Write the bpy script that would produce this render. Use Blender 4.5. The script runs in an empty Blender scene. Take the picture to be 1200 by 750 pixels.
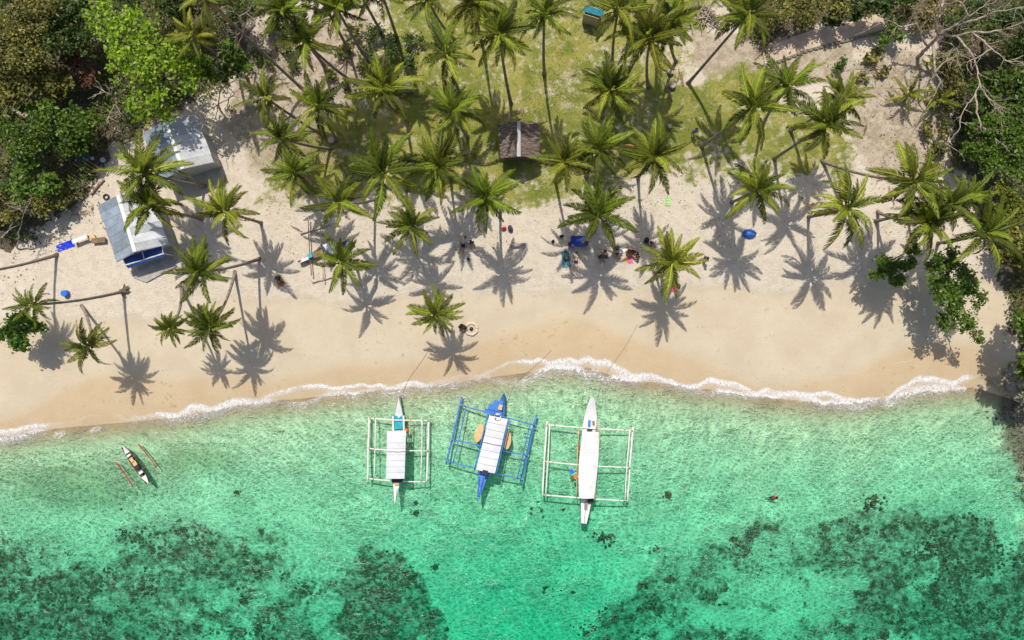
import bpy, math, random
import numpy as np
from mathutils import Vector, Matrix, Euler

# ------------------------------------------------------------------ camera, sky, sun, exposure
SC = bpy.context.scene
COL = SC.collection
CAMZ, FPX = 66.0, 800.0                     # camera height above the sea (m), focal length in photo pixels
cam_d = bpy.data.cameras.new('camera'); cam = bpy.data.objects.new('camera', cam_d); COL.objects.link(cam)
cam.location = (0, 0, CAMZ); cam.rotation_euler = (0, 0, 0)
cam_d.sensor_width = 36.0; cam_d.lens = 36.0 * FPX / 1200.0
cam_d.clip_start = 0.5; cam_d.clip_end = 3000
SC.camera = cam

SUNV = Vector((-0.12, 0.545, 1.0)).normalized()      # towards the sun
world = bpy.data.worlds.new('World'); SC.world = world; world.use_nodes = True
wn = world.node_tree.nodes; wl = world.node_tree.links
sky = wn.new('ShaderNodeTexSky'); sky.sky_type = 'NISHITA'; sky.sun_disc = False
sky.sun_elevation = math.asin(SUNV.z); sky.sun_rotation = math.atan2(SUNV.x, SUNV.y)
sky.air_density = 1.0; sky.dust_density = 2.5; sky.ozone_density = 1.0
bg = wn['Background']; wl.new(sky.outputs[0], bg.inputs[0]); bg.inputs[1].default_value = 0.118
sun_d = bpy.data.lights.new('sun', 'SUN'); sun = bpy.data.objects.new('sun', sun_d); COL.objects.link(sun)
sun_d.energy = 4.1; sun_d.angle = math.radians(0.5); sun_d.color = (1.0, 0.95, 0.87)
sun.rotation_euler = (-SUNV).to_track_quat('-Z', 'Y').to_euler(); sun.location = (0, 0, 90)
SC.view_settings.view_transform = 'Standard'; SC.view_settings.look = 'None'
SC.view_settings.gamma = 1.0; SC.view_settings.exposure = 0.0
SC.render.engine = 'CYCLES'
SC.cycles.max_bounces = 5; SC.cycles.transparent_max_bounces = 10
SC.cycles.diffuse_bounces = 2; SC.cycles.glossy_bounces = 2; SC.cycles.transmission_bounces = 2

rnd = random.Random(7); RNG = np.random.default_rng(11)

# ------------------------------------------------------------------ helpers
def tag(o, label=None, cat=None, group=None, kind=None):
    if label: o['label'] = label
    if cat: o['category'] = cat
    if group: o['group'] = group
    if kind: o['kind'] = kind
    return o

def empty(name, loc=(0, 0, 0), rz=0.0):
    o = bpy.data.objects.new(name, None); COL.objects.link(o)
    o.location = loc; o.rotation_euler = (0, 0, rz); o.empty_display_size = 0.3
    return o

def link(name, me, mat=None, parent=None, loc=None):
    o = bpy.data.objects.new(name, me); COL.objects.link(o)
    if mat is not None and len(me.materials) == 0: me.materials.append(mat)
    if parent is not None: o.parent = parent
    if loc is not None: o.location = loc
    return o

def np_mesh(name, V, F, smooth=False, cols=None):
    """V (n,3); F (m,k) equal-sized faces; cols (n,3) per-vertex colours"""
    V = np.asarray(V, dtype=np.float32); F = np.asarray(F, dtype=np.int32)
    me = bpy.data.meshes.new(name)
    me.vertices.add(len(V)); me.vertices.foreach_set('co', V.ravel())
    k = F.shape[1]
    me.loops.add(F.size); me.loops.foreach_set('vertex_index', F.ravel())
    me.polygons.add(len(F)); me.polygons.foreach_set('loop_start', np.arange(0, F.size, k, dtype=np.int32))
    if smooth: me.polygons.foreach_set('use_smooth', np.ones(len(F), dtype=bool))
    me.update(calc_edges=True)
    if cols is not None:
        a = me.attributes.new('tint', 'FLOAT_COLOR', 'POINT')
        c = np.ones((len(V), 4), dtype=np.float32); c[:, :3] = cols
        a.data.foreach_set('color', c.ravel())
    return me

class MB:
    """collects simple shapes into one mesh"""
    def __init__(s): s.v = []; s.f = []
    def add(s, vs, fs):
        b = len(s.v); s.v += [tuple(p) for p in vs]; s.f += [tuple(b + i for i in f) for f in fs]
    def box(s, c, d, rz=0.0, M=None):
        hx, hy, hz = d[0] / 2, d[1] / 2, d[2] / 2
        R = M if M is not None else Matrix.Rotation(rz, 3, 'Z')
        vs = [Vector(c) + R @ Vector((x * hx, y * hy, z * hz)) for x in (-1, 1) for y in (-1, 1) for z in (-1, 1)]
        s.add(vs, [(0, 1, 3, 2), (4, 6, 7, 5), (0, 4, 5, 1), (2, 3, 7, 6), (0, 2, 6, 4), (1, 5, 7, 3)])
    def bar(s, a, b, w, h):
        a = Vector(a); b = Vector(b); d = b - a; L = d.length; x = d.normalized()
        up = Vector((0, 0, 1)) if abs(x.z) < .95 else Vector((0, 1, 0))
        y = up.cross(x).normalized(); z = x.cross(y)
        s.box((a + b) / 2, (L, w, h), M=Matrix((x, y, z)).transposed())
    def tube(s, pts, rad, n=7, cap=True):
        pts = [Vector(p) for p in pts]
        if not hasattr(rad, '__len__'): rad = [rad] * len(pts)
        b = len(s.v); ref = Vector((0.31, 0.77, 0.55)).normalized()
        for i, p in enumerate(pts):
            t = (pts[min(i + 1, len(pts) - 1)] - pts[max(i - 1, 0)]).normalized()
            u = ref - t * ref.dot(t)
            if u.length < 1e-3: u = Vector((1, 0, 0)).cross(t)
            u.normalize(); w = t.cross(u); ref = u
            for k in range(n):
                a = 2 * math.pi * k / n
                s.v.append(tuple(p + (u * math.cos(a) + w * math.sin(a)) * rad[i]))
        for i in range(len(pts) - 1):
            for k in range(n):
                k2 = (k + 1) % n
                s.f.append((b + i * n + k, b + i * n + k2, b + (i + 1) * n + k2, b + (i + 1) * n + k))
        if cap:
            s.f.append(tuple(b + k for k in reversed(range(n))))
            e = b + (len(pts) - 1) * n
            s.f.append(tuple(e + k for k in range(n)))
    def ball(s, c, r, nu=8, nv=5, jit=0.0, seed=0):
        R = random.Random(seed); b = len(s.v)
        rx, ry, rz_ = (r, r, r) if not hasattr(r, '__len__') else r
        s.v.append((c[0], c[1], c[2] + rz_))
        for j in range(1, nv):
            th = math.pi * j / nv
            for i in range(nu):
                ph = 2 * math.pi * i / nu; q = 1 + R.uniform(-jit, jit)
                s.v.append((c[0] + rx * q * math.sin(th) * math.cos(ph), c[1] + ry * q * math.sin(th) * math.sin(ph), c[2] + rz_ * q * math.cos(th)))
        s.v.append((c[0], c[1], c[2] - rz_)); last = len(s.v) - 1
        for i in range(nu):
            i2 = (i + 1) % nu
            s.f.append((b, b + 1 + i, b + 1 + i2))
            for j in range(nv - 2):
                a0 = b + 1 + j * nu
                s.f.append((a0 + i, a0 + nu + i, a0 + nu + i2, a0 + i2))
            a0 = b + 1 + (nv - 2) * nu
            s.f.append((a0 + i, last, a0 + i2))
    def grid(s, P):                         # P[i][j] points -> sheet
        b = len(s.v); n = len(P); m = len(P[0])
        for r in P: s.v += [tuple(p) for p in r]
        for i in range(n - 1):
            for j in range(m - 1):
                s.f.append((b + i * m + j, b + (i + 1) * m + j, b + (i + 1) * m + j + 1, b + i * m + j + 1))
    def slab(s, P, t):                      # closed sheet of thickness t (downwards)
        n = len(P); m = len(P[0]); b = len(s.v)
        s.grid(P); s.grid([[(p[0], p[1], p[2] - t) for p in r][::-1] for r in P])
        def T(i, j): return b + i * m + j
        def B(i, j): return b + n * m + i * m + (m - 1 - j)
        for j in range(m - 1):
            s.f.append((T(0, j), T(0, j + 1), B(0, j + 1), B(0, j))); s.f.append((T(n - 1, j + 1), T(n - 1, j), B(n - 1, j), B(n - 1, j + 1)))
        for i in range(n - 1):
            s.f.append((T(i + 1, 0), T(i, 0), B(i, 0), B(i + 1, 0))); s.f.append((T(i, m - 1), T(i + 1, m - 1), B(i + 1, m - 1), B(i, m - 1)))
    def build(s, name, mat, parent=None, smooth=False, loc=None, origin=None):
        v = s.v
        if origin is not None: v = [(p[0] - origin[0], p[1] - origin[1], p[2] - origin[2]) for p in v]
        me = bpy.data.meshes.new(name); me.from_pydata(v, [], s.f); me.update()
        if smooth:
            for p in me.polygons: p.use_smooth = True
        return link(name, me, mat, parent, loc)

def local(parent, p):                       # world point -> child coords of an unrotated empty
    return Vector(p) - parent.location

# ---- value noise (numpy)
def _hash(ix, iy, seed):
    n = (ix.astype(np.int64) * 374761393 + iy.astype(np.int64) * 668265263 + seed * 974711) & 0x7fffffff
    n = ((n ^ (n >> 13)) * 1274126177) & 0x7fffffff
    n = (n ^ (n >> 16)) & 0xffff
    return n / 65535.0
def vnoise(x, y, sc, seed=0):
    x = np.asarray(x, float) / sc + 1000.0; y = np.asarray(y, float) / sc + 1000.0
    ix = np.floor(x); iy = np.floor(y); fx = x - ix; fy = y - iy
    fx = fx * fx * (3 - 2 * fx); fy = fy * fy * (3 - 2 * fy)
    a = _hash(ix, iy, seed); b = _hash(ix + 1, iy, seed); c = _hash(ix, iy + 1, seed); d = _hash(ix + 1, iy + 1, seed)
    return (a * (1 - fx) + b * fx) * (1 - fy) + (c * (1 - fx) + d * fx) * fy
def fbm(x, y, sc, seed=0, o=3):
    t = 0; w = 0; a = 1.0
    for i in range(o):
        t = t + a * vnoise(x, y, sc / (2.1 ** i), seed + i * 17); w += a; a *= .55
    return t / w
def sst(a, b, x):
    t = np.clip((np.asarray(x, float) - a) / (b - a), 0, 1); return t * t * (3 - 2 * t)

# ---- ground shape
SHORE_PX = np.array([(-900, 560), (-300, 535), (-100, 520), (0, 509), (60, 502), (150, 494), (250, 480), (330, 467), (400, 461), (480, 452), (560, 445),
                     (620, 437), (650, 431), (690, 430), (720, 441), (800, 452), (880, 463), (960, 471), (1020, 469), (1080, 459), (1140, 455),
                     (1200, 470), (1300, 480), (1500, 470), (2200, 430)], float)
SX = (SHORE_PX[:, 0] - 600) * CAMZ / FPX; SY = (375 - SHORE_PX[:, 1]) * CAMZ / FPX
def shore_y(x): return np.interp(x, SX, SY) + (vnoise(x, x * 0, 3.0, 5) - .5) * .35
def to_px(x, y, z): return 600 + x * FPX / (CAMZ - z), 375 - y * FPX / (CAMZ - z)
def hgt(x, y):
    x = np.asarray(x, float); y = np.asarray(y, float)
    d = y - shore_y(x)
    land = 1.0 * (1 - np.exp(-np.clip(d, 0, None) / 4.5))
    px, py = to_px(x, y, 0)
    up = sst(6, 12, d)
    land = land + up * ((fbm(x, y, 5, 3) - .5) * .16 + (vnoise(x, y, .8, 9) - .5) * .05)
    s = np.clip(-d, 0, None)
    depth = .072 * s + .62 * (1 - np.exp(-s / 4.5))
    chan = np.exp(-((px - 610) / 150.) ** 2) * sst(520, 760, py)
    depth = depth * (1 + .55 * chan)
    depth = np.minimum(depth, 7.0) + (fbm(x, y, 3.0, 21) - .5) * .25 * sst(0, 6, s)
    shelf = sst(0, 22, px - (1140 + np.clip(py - 455, 0, 400) * .36) + (fbm(x, y, 2.6, 35) - .5) * 60) * sst(0, 2, s)
    depth = depth * (1 - shelf) + shelf * (.18 + .22 * fbm(x, y, 1.0, 33))
    return np.where(d > 0, land, -depth)
def H(x, y): return float(hgt(x, y))
def at(px, py, h=0.0):
    """photo pixel -> world point h metres above the ground under it (direction from the lens, distance from the ground)"""
    z = 1.0
    for _ in range(4):
        x = (px - 600) * (CAMZ - z) / FPX; y = (375 - py) * (CAMZ - z) / FPX
        z = max(H(x, y), -5) + h
    return Vector((x, y, z))
def atz(px, py, z):
    return Vector(((px - 600) * (CAMZ - z) / FPX, (375 - py) * (CAMZ - z) / FPX, z))
def in_poly(px, py, poly):
    px = np.asarray(px, float); py = np.asarray(py, float); r = np.zeros(px.shape, bool); n = len(poly)
    for i in range(n):
        x1, y1 = poly[i]; x2, y2 = poly[(i + 1) % n]
        if y1 == y2: continue
        c = ((y1 > py) != (y2 > py)) & (px < (x2 - x1) * (py - y1) / (y2 - y1) + x1)
        r ^= c
    return r

# ------------------------------------------------------------------ materials
def new_mat(name):
    m = bpy.data.materials.new(name); m.use_nodes = True
    nt = m.node_tree; p = nt.nodes['Principled BSDF']
    return m, nt, p
def N(nt, t, **kw):
    n = nt.nodes.new(t)
    for k, v in kw.items(): setattr(n, k, v)
    return n
def noise(nt, scale, detail=3, rough=.55, coord=None):
    n = N(nt, 'ShaderNodeTexNoise'); n.inputs['Scale'].default_value = scale; n.inputs['Detail'].default_value = detail; n.inputs['Roughness'].default_value = rough
    if coord is not None: nt.links.new(coord, n.inputs['Vector'])
    return n.outputs['Fac']
def mixc(nt, fac, a, b):
    n = N(nt, 'ShaderNodeMix', data_type='RGBA')
    for s, v in ((0, fac), (6, a), (7, b)):
        if hasattr(v, 'is_linked') or hasattr(v, 'links'): nt.links.new(v, n.inputs[s])
        else: n.inputs[s].default_value = v if s == 0 else (*v, 1)
    return n.outputs[2]
def math_(nt, op, a, b=None, c=None):
    n = N(nt, 'ShaderNodeMath', operation=op)
    for i, v in enumerate((a, b, c)):
        if v is None: continue
        if hasattr(v, 'links'): nt.links.new(v, n.inputs[i])
        else: n.inputs[i].default_value = v
    return n.outputs[0]
def ramp(nt, v, a, b, lo=0., hi=1.):
    n = N(nt, 'ShaderNodeMapRange', interpolation_type='SMOOTHSTEP'); nt.links.new(v, n.inputs[0])
    n.inputs[1].default_value = a; n.inputs[2].default_value = b; n.inputs[3].default_value = lo; n.inputs[4].default_value = hi
    return n.outputs[0]
def objcoord(nt): return N(nt, 'ShaderNodeTexCoord').outputs['Object']
def bump(nt, h, strength, dist=.05):
    n = N(nt, 'ShaderNodeBump'); n.inputs['Strength'].default_value = strength; n.inputs['Distance'].default_value = dist
    nt.links.new(h, n.inputs['Height']); return n.outputs[0]

def simple(name, col, rough=.6, var=.25, scale=6., metal=0., dirt=None, bmp=.15, spec=.4, orand=0.):
    """painted / raw surface: colour drifting by noise, faint wear and relief"""
    m, nt, p = new_mat(name); co = objcoord(nt)
    f = noise(nt, scale, 4, .6, co)
    dk = tuple(c * (1 - var) for c in col); lt = tuple(min(1, c * (1 + var * .6)) for c in col)
    c = mixc(nt, ramp(nt, f, .3, .7), dk, lt)
    if dirt is not None:
        g = noise(nt, scale * .45, 5, .65, co); c = mixc(nt, ramp(nt, g, .55, .75, 0, .7), c, dirt)
    if orand:                                # sheets, panels and boards each weathered a little differently
        r = N(nt, 'ShaderNodeObjectInfo').outputs['Random']; k = ramp(nt, r, 0, 1, 1 - orand, 1 + orand * .4); q = N(nt, 'ShaderNodeCombineColor')
        for i in range(3): nt.links.new(k, q.inputs[i])
        mm = N(nt, 'ShaderNodeMix', data_type='RGBA', blend_type='MULTIPLY'); mm.inputs[0].default_value = 1
        nt.links.new(c, mm.inputs[6]); nt.links.new(q.outputs[0], mm.inputs[7]); c = mm.outputs[2]
    nt.links.new(c, p.inputs['Base Color']); p.inputs['Roughness'].default_value = rough; p.inputs['Metallic'].default_value = metal
    p.inputs['Specular IOR Level'].default_value = spec
    if bmp: nt.links.new(bump(nt, noise(nt, scale * 5, 3, .6, co), bmp, .01), p.inputs['Normal'])
    return m

def leafy(name, use_tint=True, col=None, trans=.35, rough=.45, spec=.35, objcol=False):
    m, nt, p = new_mat(name)
    if objcol: c = N(nt, 'ShaderNodeObjectInfo').outputs['Color']
    elif use_tint: c = N(nt, 'ShaderNodeAttribute', attribute_name='tint').outputs['Color']
    else:
        c = N(nt, 'ShaderNodeRGB'); c.outputs[0].default_value = (*col, 1); c = c.outputs[0]
    if objcol:                              # tips and edges of a frond drift a little in hue
        t = N(nt, 'ShaderNodeAttribute', attribute_name='tint').outputs['Color']
        mm = N(nt, 'ShaderNodeMix', data_type='RGBA', blend_type='MULTIPLY'); mm.inputs[0].default_value = 1
        nt.links.new(c, mm.inputs[6]); nt.links.new(t, mm.inputs[7]); c = mm.outputs[2]
    nt.links.new(c, p.inputs['Base Color']); p.inputs['Roughness'].default_value = rough
    p.inputs['Specular IOR Level'].default_value = spec
    tr = N(nt, 'ShaderNodeBsdfTranslucent')
    hs = N(nt, 'ShaderNodeMix', data_type='RGBA', blend_type='MULTIPLY'); hs.inputs[0].default_value = 1
    nt.links.new(c, hs.inputs[6]); hs.inputs[7].default_value = (1.25, 1.2, .5, 1); nt.links.new(hs.outputs[2], tr.inputs[0])
    mx = N(nt, 'ShaderNodeMixShader'); mx.inputs[0].default_value = trans
    nt.links.new(p.outputs[0], mx.inputs[1]); nt.links.new(tr.outputs[0], mx.inputs[2])
    nt.links.new(mx.outputs[0], nt.nodes['Material Output'].inputs[0])
    return m

M = {}
M['frond'] = leafy('palm_frond_leaf', objcol=True, trans=.22, rough=.5, spec=.22)
M['leaf'] = leafy('broad_leaf', trans=.35)
M['dry'] = leafy('dry_leaf', trans=.1, rough=.8, spec=.1)
M['rachis'] = simple('frond_rib', (.32, .33, .09), .5)
M['bark_palm'] = simple('palm_bark', (.23, .19, .15), .85, .35, 3., dirt=(.10, .09, .07), bmp=.5)
M['bark'] = simple('tree_bark', (.17, .13, .095), .9, .35, 4., bmp=.5)
M['deadwood'] = simple('bleached_wood', (.42, .34, .26), .85, .35, 3., dirt=(.2, .15, .11), bmp=.4)
M['coconut'] = simple('coconut_husk', (.20, .17, .05), .6)
M['white_paint'] = simple('white_boat_paint', (.67, .67, .65), .45, .08, 2., dirt=(.56, .53, .47), bmp=.05)
M['white_roof'] = simple('white_canvas', (.67, .67, .67), .6, .08, 1.5, dirt=(.50, .48, .44), bmp=.15, orand=.10)
M['bamboo_white'] = simple('painted_bamboo', (.76, .74, .66), .5, .12, 3., dirt=(.5, .45, .35))
M['bamboo'] = simple('bare_bamboo', (.55, .38, .18), .55, .2, 3.)
M['blue_paint'] = simple('blue_boat_paint', (.055, .19, .55), .45, .25, 3., dirt=(.16, .30, .60), bmp=.08)
M['teal_paint'] = simple('teal_paint', (.02, .34, .42), .5, .2, 3.)
M['dark'] = simple('dark_gear', (.03, .03, .035), .6, .3, 6.)
M['orange'] = simple('orange_plastic', (.75, .18, .03), .45, .15)
M['red_paint'] = simple('red_paint', (.42, .035, .03), .5, .2)
M['tan'] = simple('tan_plywood', (.66, .44, .20), .5, .15, 3.)
M['wood'] = simple('brown_plank', (.24, .15, .09), .8, .35, 4., bmp=.3)
M['grey_wood'] = simple('weathered_plank', (.28, .25, .22), .85, .3, 4., bmp=.3)
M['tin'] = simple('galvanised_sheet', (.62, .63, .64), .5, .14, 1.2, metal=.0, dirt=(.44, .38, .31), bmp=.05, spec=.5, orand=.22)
M['tin_bluegrey'] = simple('bluegrey_zinc_sheet', (.34, .40, .45), .55, .18, 1.5, dirt=(.27, .28, .27), bmp=.05, spec=.5, orand=.2)
M['tin_ridge'] = simple('ridge_flashing', (.78, .78, .76), .5, .1)
M['thatch'] = leafy('thatch_strand', trans=.03, rough=.9, spec=.1)
M['blue_tarp'] = simple('navy_tarp', (.012, .05, .22), .5, .25, 2.)
M['blue_bright'] = simple('bright_blue_cloth', (.015, .16, .62), .5, .2, 2.)
M['wall_white'] = simple('whitewashed_wall', (.50, .48, .43), .8, .15, orand=.25)
M['concrete'] = simple('bare_concrete', (.40, .37, .33), .9, .2, 2., dirt=(.30, .27, .22))
M['rock'] = simple('shore_rock', (.27, .23, .17), .9, .5, 1.5, dirt=(.13, .105, .06), bmp=.6)
M['coral'] = simple('live_coral', (.15, .13, .065), .9, .6, 2.5, dirt=(.24, .19, .09), bmp=.5, spec=.1)
M['rope'] = simple('mooring_rope', (.36, .30, .20), .8)
def cloth(col, nm): return simple(nm, col, .8, .15, 5., bmp=.1, spec=.2)
# ------------------------------------------------------------------ ground sheet
FOREST_L = [(-400, -400), (310, -400), (300, 20), (290, 95), (245, 112), (190, 140), (160, 160), (128, 178), (110, 205), (92, 232), (72, 262), (0, 292), (-400, 300)]
FOREST_R = [(1112, -400), (1600, -400), (1600, 480), (1185, 470), (1188, 400), (1180, 330), (1158, 300), (1155, 245), (1122, 205), (1112, 130), (1100, 60)]
SCRUB_T = [(860, -400), (1120, -400), (1105, 0), (1062, 22), (1040, 14), (905, 48), (870, 40), (850, 5)]
GRASS = [(425, -400), (850, -400), (840, 30), (800, 30), (808, 95), (890, 70), (900, 110), (1000, 140), (1010, 185), (955, 215), (880, 200), (800, 205), (700, 235), (590, 240), (480, 225), (425, 225), (345, 250), (300, 215), (360, 150), (435, 100), (440, 40)]
def forest_mask(px, py):
    j = (fbm(px, py, 34, 41) - .5) * 70; k = (fbm(px, py, 34, 43) - .5) * 70
    return in_poly(px + j, py + k, FOREST_L) | in_poly(px + j, py + k, FOREST_R) | in_poly(px + j, py + k, SCRUB_T)
def soften(poly, px, py, amp, seed):
    g = np.zeros(np.shape(px))
    for s in range(6):
        j = (fbm(px, py, 30, seed + s * 3) - .5) * amp; k = (fbm(px, py, 30, seed + 40 + s * 3) - .5) * amp
        g = g + in_poly(px + j, py + k, poly) / 6.
    return g
def grass_mask(px, py):
    g = np.zeros(np.shape(px))
    for s in range(5):
        j = (vnoise(px, py, 30, 51 + s) - .5) * 60; k = (vnoise(px, py, 30, 61 + s) - .5) * 60
        g = g + in_poly(px + j, py + k, GRASS) / 5.
    return g
def reef_mask(px, py):
    """where living reef darkens the sea floor"""
    px = px + (fbm(px, py, 45, 781, 4) - .5) * 130; py = py + (fbm(px, py, 45, 785, 4) - .5) * 60
    topl = np.interp(px, [-400, 0, 100, 200, 300, 380, 440, 490, 520, 560], [610, 625, 622, 602, 612, 625, 640, 660, 720, 900])
    topr = np.interp(px, [600, 680, 740, 790, 880, 960, 1020, 1080, 1200, 1600], [900, 745, 690, 622, 606, 592, 572, 600, 610, 620])
    left = sst(-8, 26, py - topl); right = sst(-8, 26, py - topr)
    m = np.where(px < 575, left, right)
    n = .6 * fbm(px, py, 80, 71, 4) + .4 * fbm(px, py, 26, 74, 3)
    hole = np.exp(-(((px - 930) / 60.) ** 2 + ((py - 700) / 30.) ** 2)) * .22 + np.exp(-(((px - 1090) / 35.) ** 2 + ((py - 650) / 22.) ** 2)) * .12
    return m * np.clip((n - .5 - hole) * 2.6 + .56, .12, .68)

def axis(lo, hi, fine, far):
    a = list(np.arange(lo, hi + fine * .5, fine)); st = fine; x = a[-1]; up = []
    while x < far: st *= 1.35; x += st; up.append(x)
    st = fine; x = a[0]; dn = []
    while x > -far: st *= 1.35; x -= st; dn.append(x)
    return np.array(dn[::-1] + a + up)
ax = axis(-54, 54, .27, 900); ay = axis(-35, 36, .27, 900)
GX, GY = np.meshgrid(ax, ay); gx = GX.ravel(); gy = GY.ravel(); gz = hgt(gx, gy)
gpx, gpy = to_px(gx, gy, gz)
nx, ny = len(ax), len(ay)
ii = (np.arange(ny - 1)[:, None] * nx + np.arange(nx - 1)[None, :]).ravel()
gF = np.stack([ii, ii + 1, ii + nx + 1, ii + nx], 1)
gd = gy - shore_y(gx)
fm = np.maximum(np.maximum(soften(FOREST_L, gpx, gpy, 80, 601), soften(FOREST_R, gpx, gpy, 80, 631)), soften(SCRUB_T, gpx, gpy, 60, 661)) * (gd > 0)
gm = grass_mask(gpx, gpy) * (gd > 4)
wet_w = 3.2 + 1.2 * np.sin(gx * .16 + .8) + 2.2 * (vnoise(gx, gx * 0, 8, 81) - .5) + 1.0 * (fbm(gx, gy, 3.2, 83) - .5)
wet = 1 - sst(-2.0, 2.0, gd - wet_w)
rf = reef_mask(gpx, gpy) * (gd < -2)
soil = (soften([(1000, 75), (1060, 60), (1105, 110), (1115, 200), (1040, 215), (990, 160)], gpx, gpy, 60, 701) + soften([(865, 40), (1000, 40), (1010, 110), (930, 95), (812, 90), (806, 30)], gpx, gpy, 60, 731) + .75 * soften([(290, 20), (440, 15), (430, 120), (400, 200), (300, 205), (255, 150)], gpx, gpy, 60, 761)).clip(0, 1)
foot = sst(-1, 1, gpy * -1 + np.interp(gpx, [0, 150, 300, 420, 560, 700, 850, 1000, 1100], [378, 375, 345, 350, 345, 340, 340, 335, 330]) / 1.0)
foot = sst(-6, 6, np.interp(gpx, [-300, 0, 150, 300, 420, 560, 700, 850, 1000, 1100], [385, 378, 378, 348, 352, 345, 341, 340, 336, 330]) + (vnoise(gpx, gpy, 30, 87) - .5) * 14 - gpy)
algae = np.exp(-(((gpx - 90) / 130.) ** 2 + ((gpy - 570) / 38.) ** 2)) + .8 * np.exp(-(((gpx - 235) / 60.) ** 2 + ((gpy - 535) / 22.) ** 2)) + .35 * rf
shelf = sst(0, 14, gpx - (1144 + np.clip(gpy - 455, -20, 400) * .36) + (fbm(gx, gy, 2.6, 35) - .5) * 60) * (gpy > 440) * sst(-6, 2, -gd)
me = np_mesh('ground', np.stack([gx, gy, gz], 1), gF, smooth=True)
for nm, ch in (('mask', (gm, fm, wet, rf)), ('mask2', (soil, foot, np.clip(algae, 0, 1), shelf))):
    a = me.attributes.new(nm, 'FLOAT_COLOR', 'POINT'); a.data.foreach_set('color', np.stack(ch, 1).astype(np.float32).ravel())

m, nt, p = new_mat('beach_ground'); co = objcoord(nt)
A1 = N(nt, 'ShaderNodeAttribute', attribute_name='mask'); A2 = N(nt, 'ShaderNodeAttribute', attribute_name='mask2')
S1 = N(nt, 'ShaderNodeSeparateColor'); nt.links.new(A1.outputs['Color'], S1.inputs[0])
S2 = N(nt, 'ShaderNodeSeparateColor'); nt.links.new(A2.outputs['Color'], S2.inputs[0])
n_big = noise(nt, .35, 4, .6, co); n_mid = noise(nt, 1.6, 5, .65, co); n_fine = noise(nt, 7., 4, .65, co); n_grain = noise(nt, 30., 2, .6, co)
def soft(mask, n, k, a=.35, b=.65): return ramp(nt, math_(nt, 'ADD', mask, math_(nt, 'MULTIPLY', math_(nt, 'SUBTRACT', n, .5), k)), a, b)
# sand: smooth lower beach, trampled paler upper beach, darker orange where the waves soak it
sand = mixc(nt, ramp(nt, n_big, .3, .7), (.515, .425, .30), (.565, .48, .35))
upper = mixc(nt, ramp(nt, n_mid, .3, .7), (.555, .475, .365), (.665, .585, .47))
upper = mixc(nt, ramp(nt, n_fine, .55, .8, 0, .45), upper, (.42, .345, .26))
c = mixc(nt, S2.outputs[1], sand, upper)
wets = mixc(nt, ramp(nt, n_big, .3, .7), (.50, .375, .225), (.545, .42, .265))
wf = soft(S1.outputs[2], n_big, .5, .2, .8); c = mixc(nt, wf, c, wets)
# tan bare soil, tree litter, grass
soilc = mixc(nt, ramp(nt, n_mid, .35, .65), (.34, .27, .185), (.51, .43, .325))
c = mixc(nt, soft(S2.outputs[0], n_mid, .8), c, soilc)
lit = mixc(nt, ramp(nt, n_fine, .35, .65), (.055, .045, .03), (.17, .13, .085))
c = mixc(nt, soft(S1.outputs[1], n_mid, .9), c, lit)
gr = mixc(nt, ramp(nt, n_fine, .3, .7), (.10, .14, .014), (.23, .24, .032))
gr = mixc(nt, ramp(nt, noise(nt, .5, 4, .6, co), .42, .62, 0, .9), gr, mixc(nt, ramp(nt, n_fine, .3, .7), (.24, .225, .038), (.37, .335, .085)))
c = mixc(nt, math_(nt, 'MULTIPLY', soft(math_(nt, 'MULTIPLY', S1.outputs[0], .93), math_(nt, 'ADD', math_(nt, 'MULTIPLY', n_mid, .65), math_(nt, 'MULTIPLY', n_big, .35)), 3.4, .25, .95), ramp(nt, n_fine, .2, .5, .55, 1.)), c, gr)
# sea floor: pale coral sand, algae-stained patches, living reef, rocky shelf
zz = N(nt, 'ShaderNodeSeparateXYZ'); nt.links.new(co, zz.inputs[0])
under = ramp(nt, zz.outputs[2], .0, -.45)
bed = mixc(nt, ramp(nt, n_mid, .3, .7), (.55, .58, .365), (.65, .68, .46))
c = mixc(nt, under, c, bed)
c = mixc(nt, math_(nt, 'MULTIPLY', soft(S2.outputs[2], n_mid, 1.6, .3, .9), .6), c, (.27, .29, .14))
vor = N(nt, 'ShaderNodeTexVoronoi'); vor.inputs['Scale'].default_value = 1.9; nt.links.new(co, vor.inputs['Vector'])
rmix = math_(nt, 'ADD', math_(nt, 'MULTIPLY', n_mid, .7), math_(nt, 'MULTIPLY', n_fine, .45))
reefc = mixc(nt, ramp(nt, n_fine, .35, .7), (.05, .040, .018), (.19, .15, .07))
c = mixc(nt, math_(nt, 'MULTIPLY', soft(A1.outputs['Alpha'], n_mid, 1.5, .1, .8), .70), c, mixc(nt, ramp(nt, n_fine, .3, .7), (.13, .135, .07), (.33, .33, .19)))
gaps = ramp(nt, noise(nt, 1.15, 5, .7, co), .40, .58, .12, 1.)
c = mixc(nt, math_(nt, 'MULTIPLY', math_(nt, 'MULTIPLY', ramp(nt, A1.outputs['Alpha'], .01, .3), gaps), soft(math_(nt, 'SUBTRACT', A1.outputs['Alpha'], .20), math_(nt, 'ADD', math_(nt, 'MULTIPLY', rmix, .75), math_(nt, 'MULTIPLY', noise(nt, .75, 4, .65, co), .55)), 3.8, .72, 1.35)), c, reefc)
shc = mixc(nt, ramp(nt, n_fine, .35, .65), (.10, .085, .045), (.34, .30, .19))
c = mixc(nt, A2.outputs['Alpha'], c, shc)
nt.links.new(c, p.inputs['Base Color'])
p.inputs['Specular IOR Level'].default_value = .25
nt.links.new(ramp(nt, wf, 0, 1, .95, .45), p.inputs['Roughness'])
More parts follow.
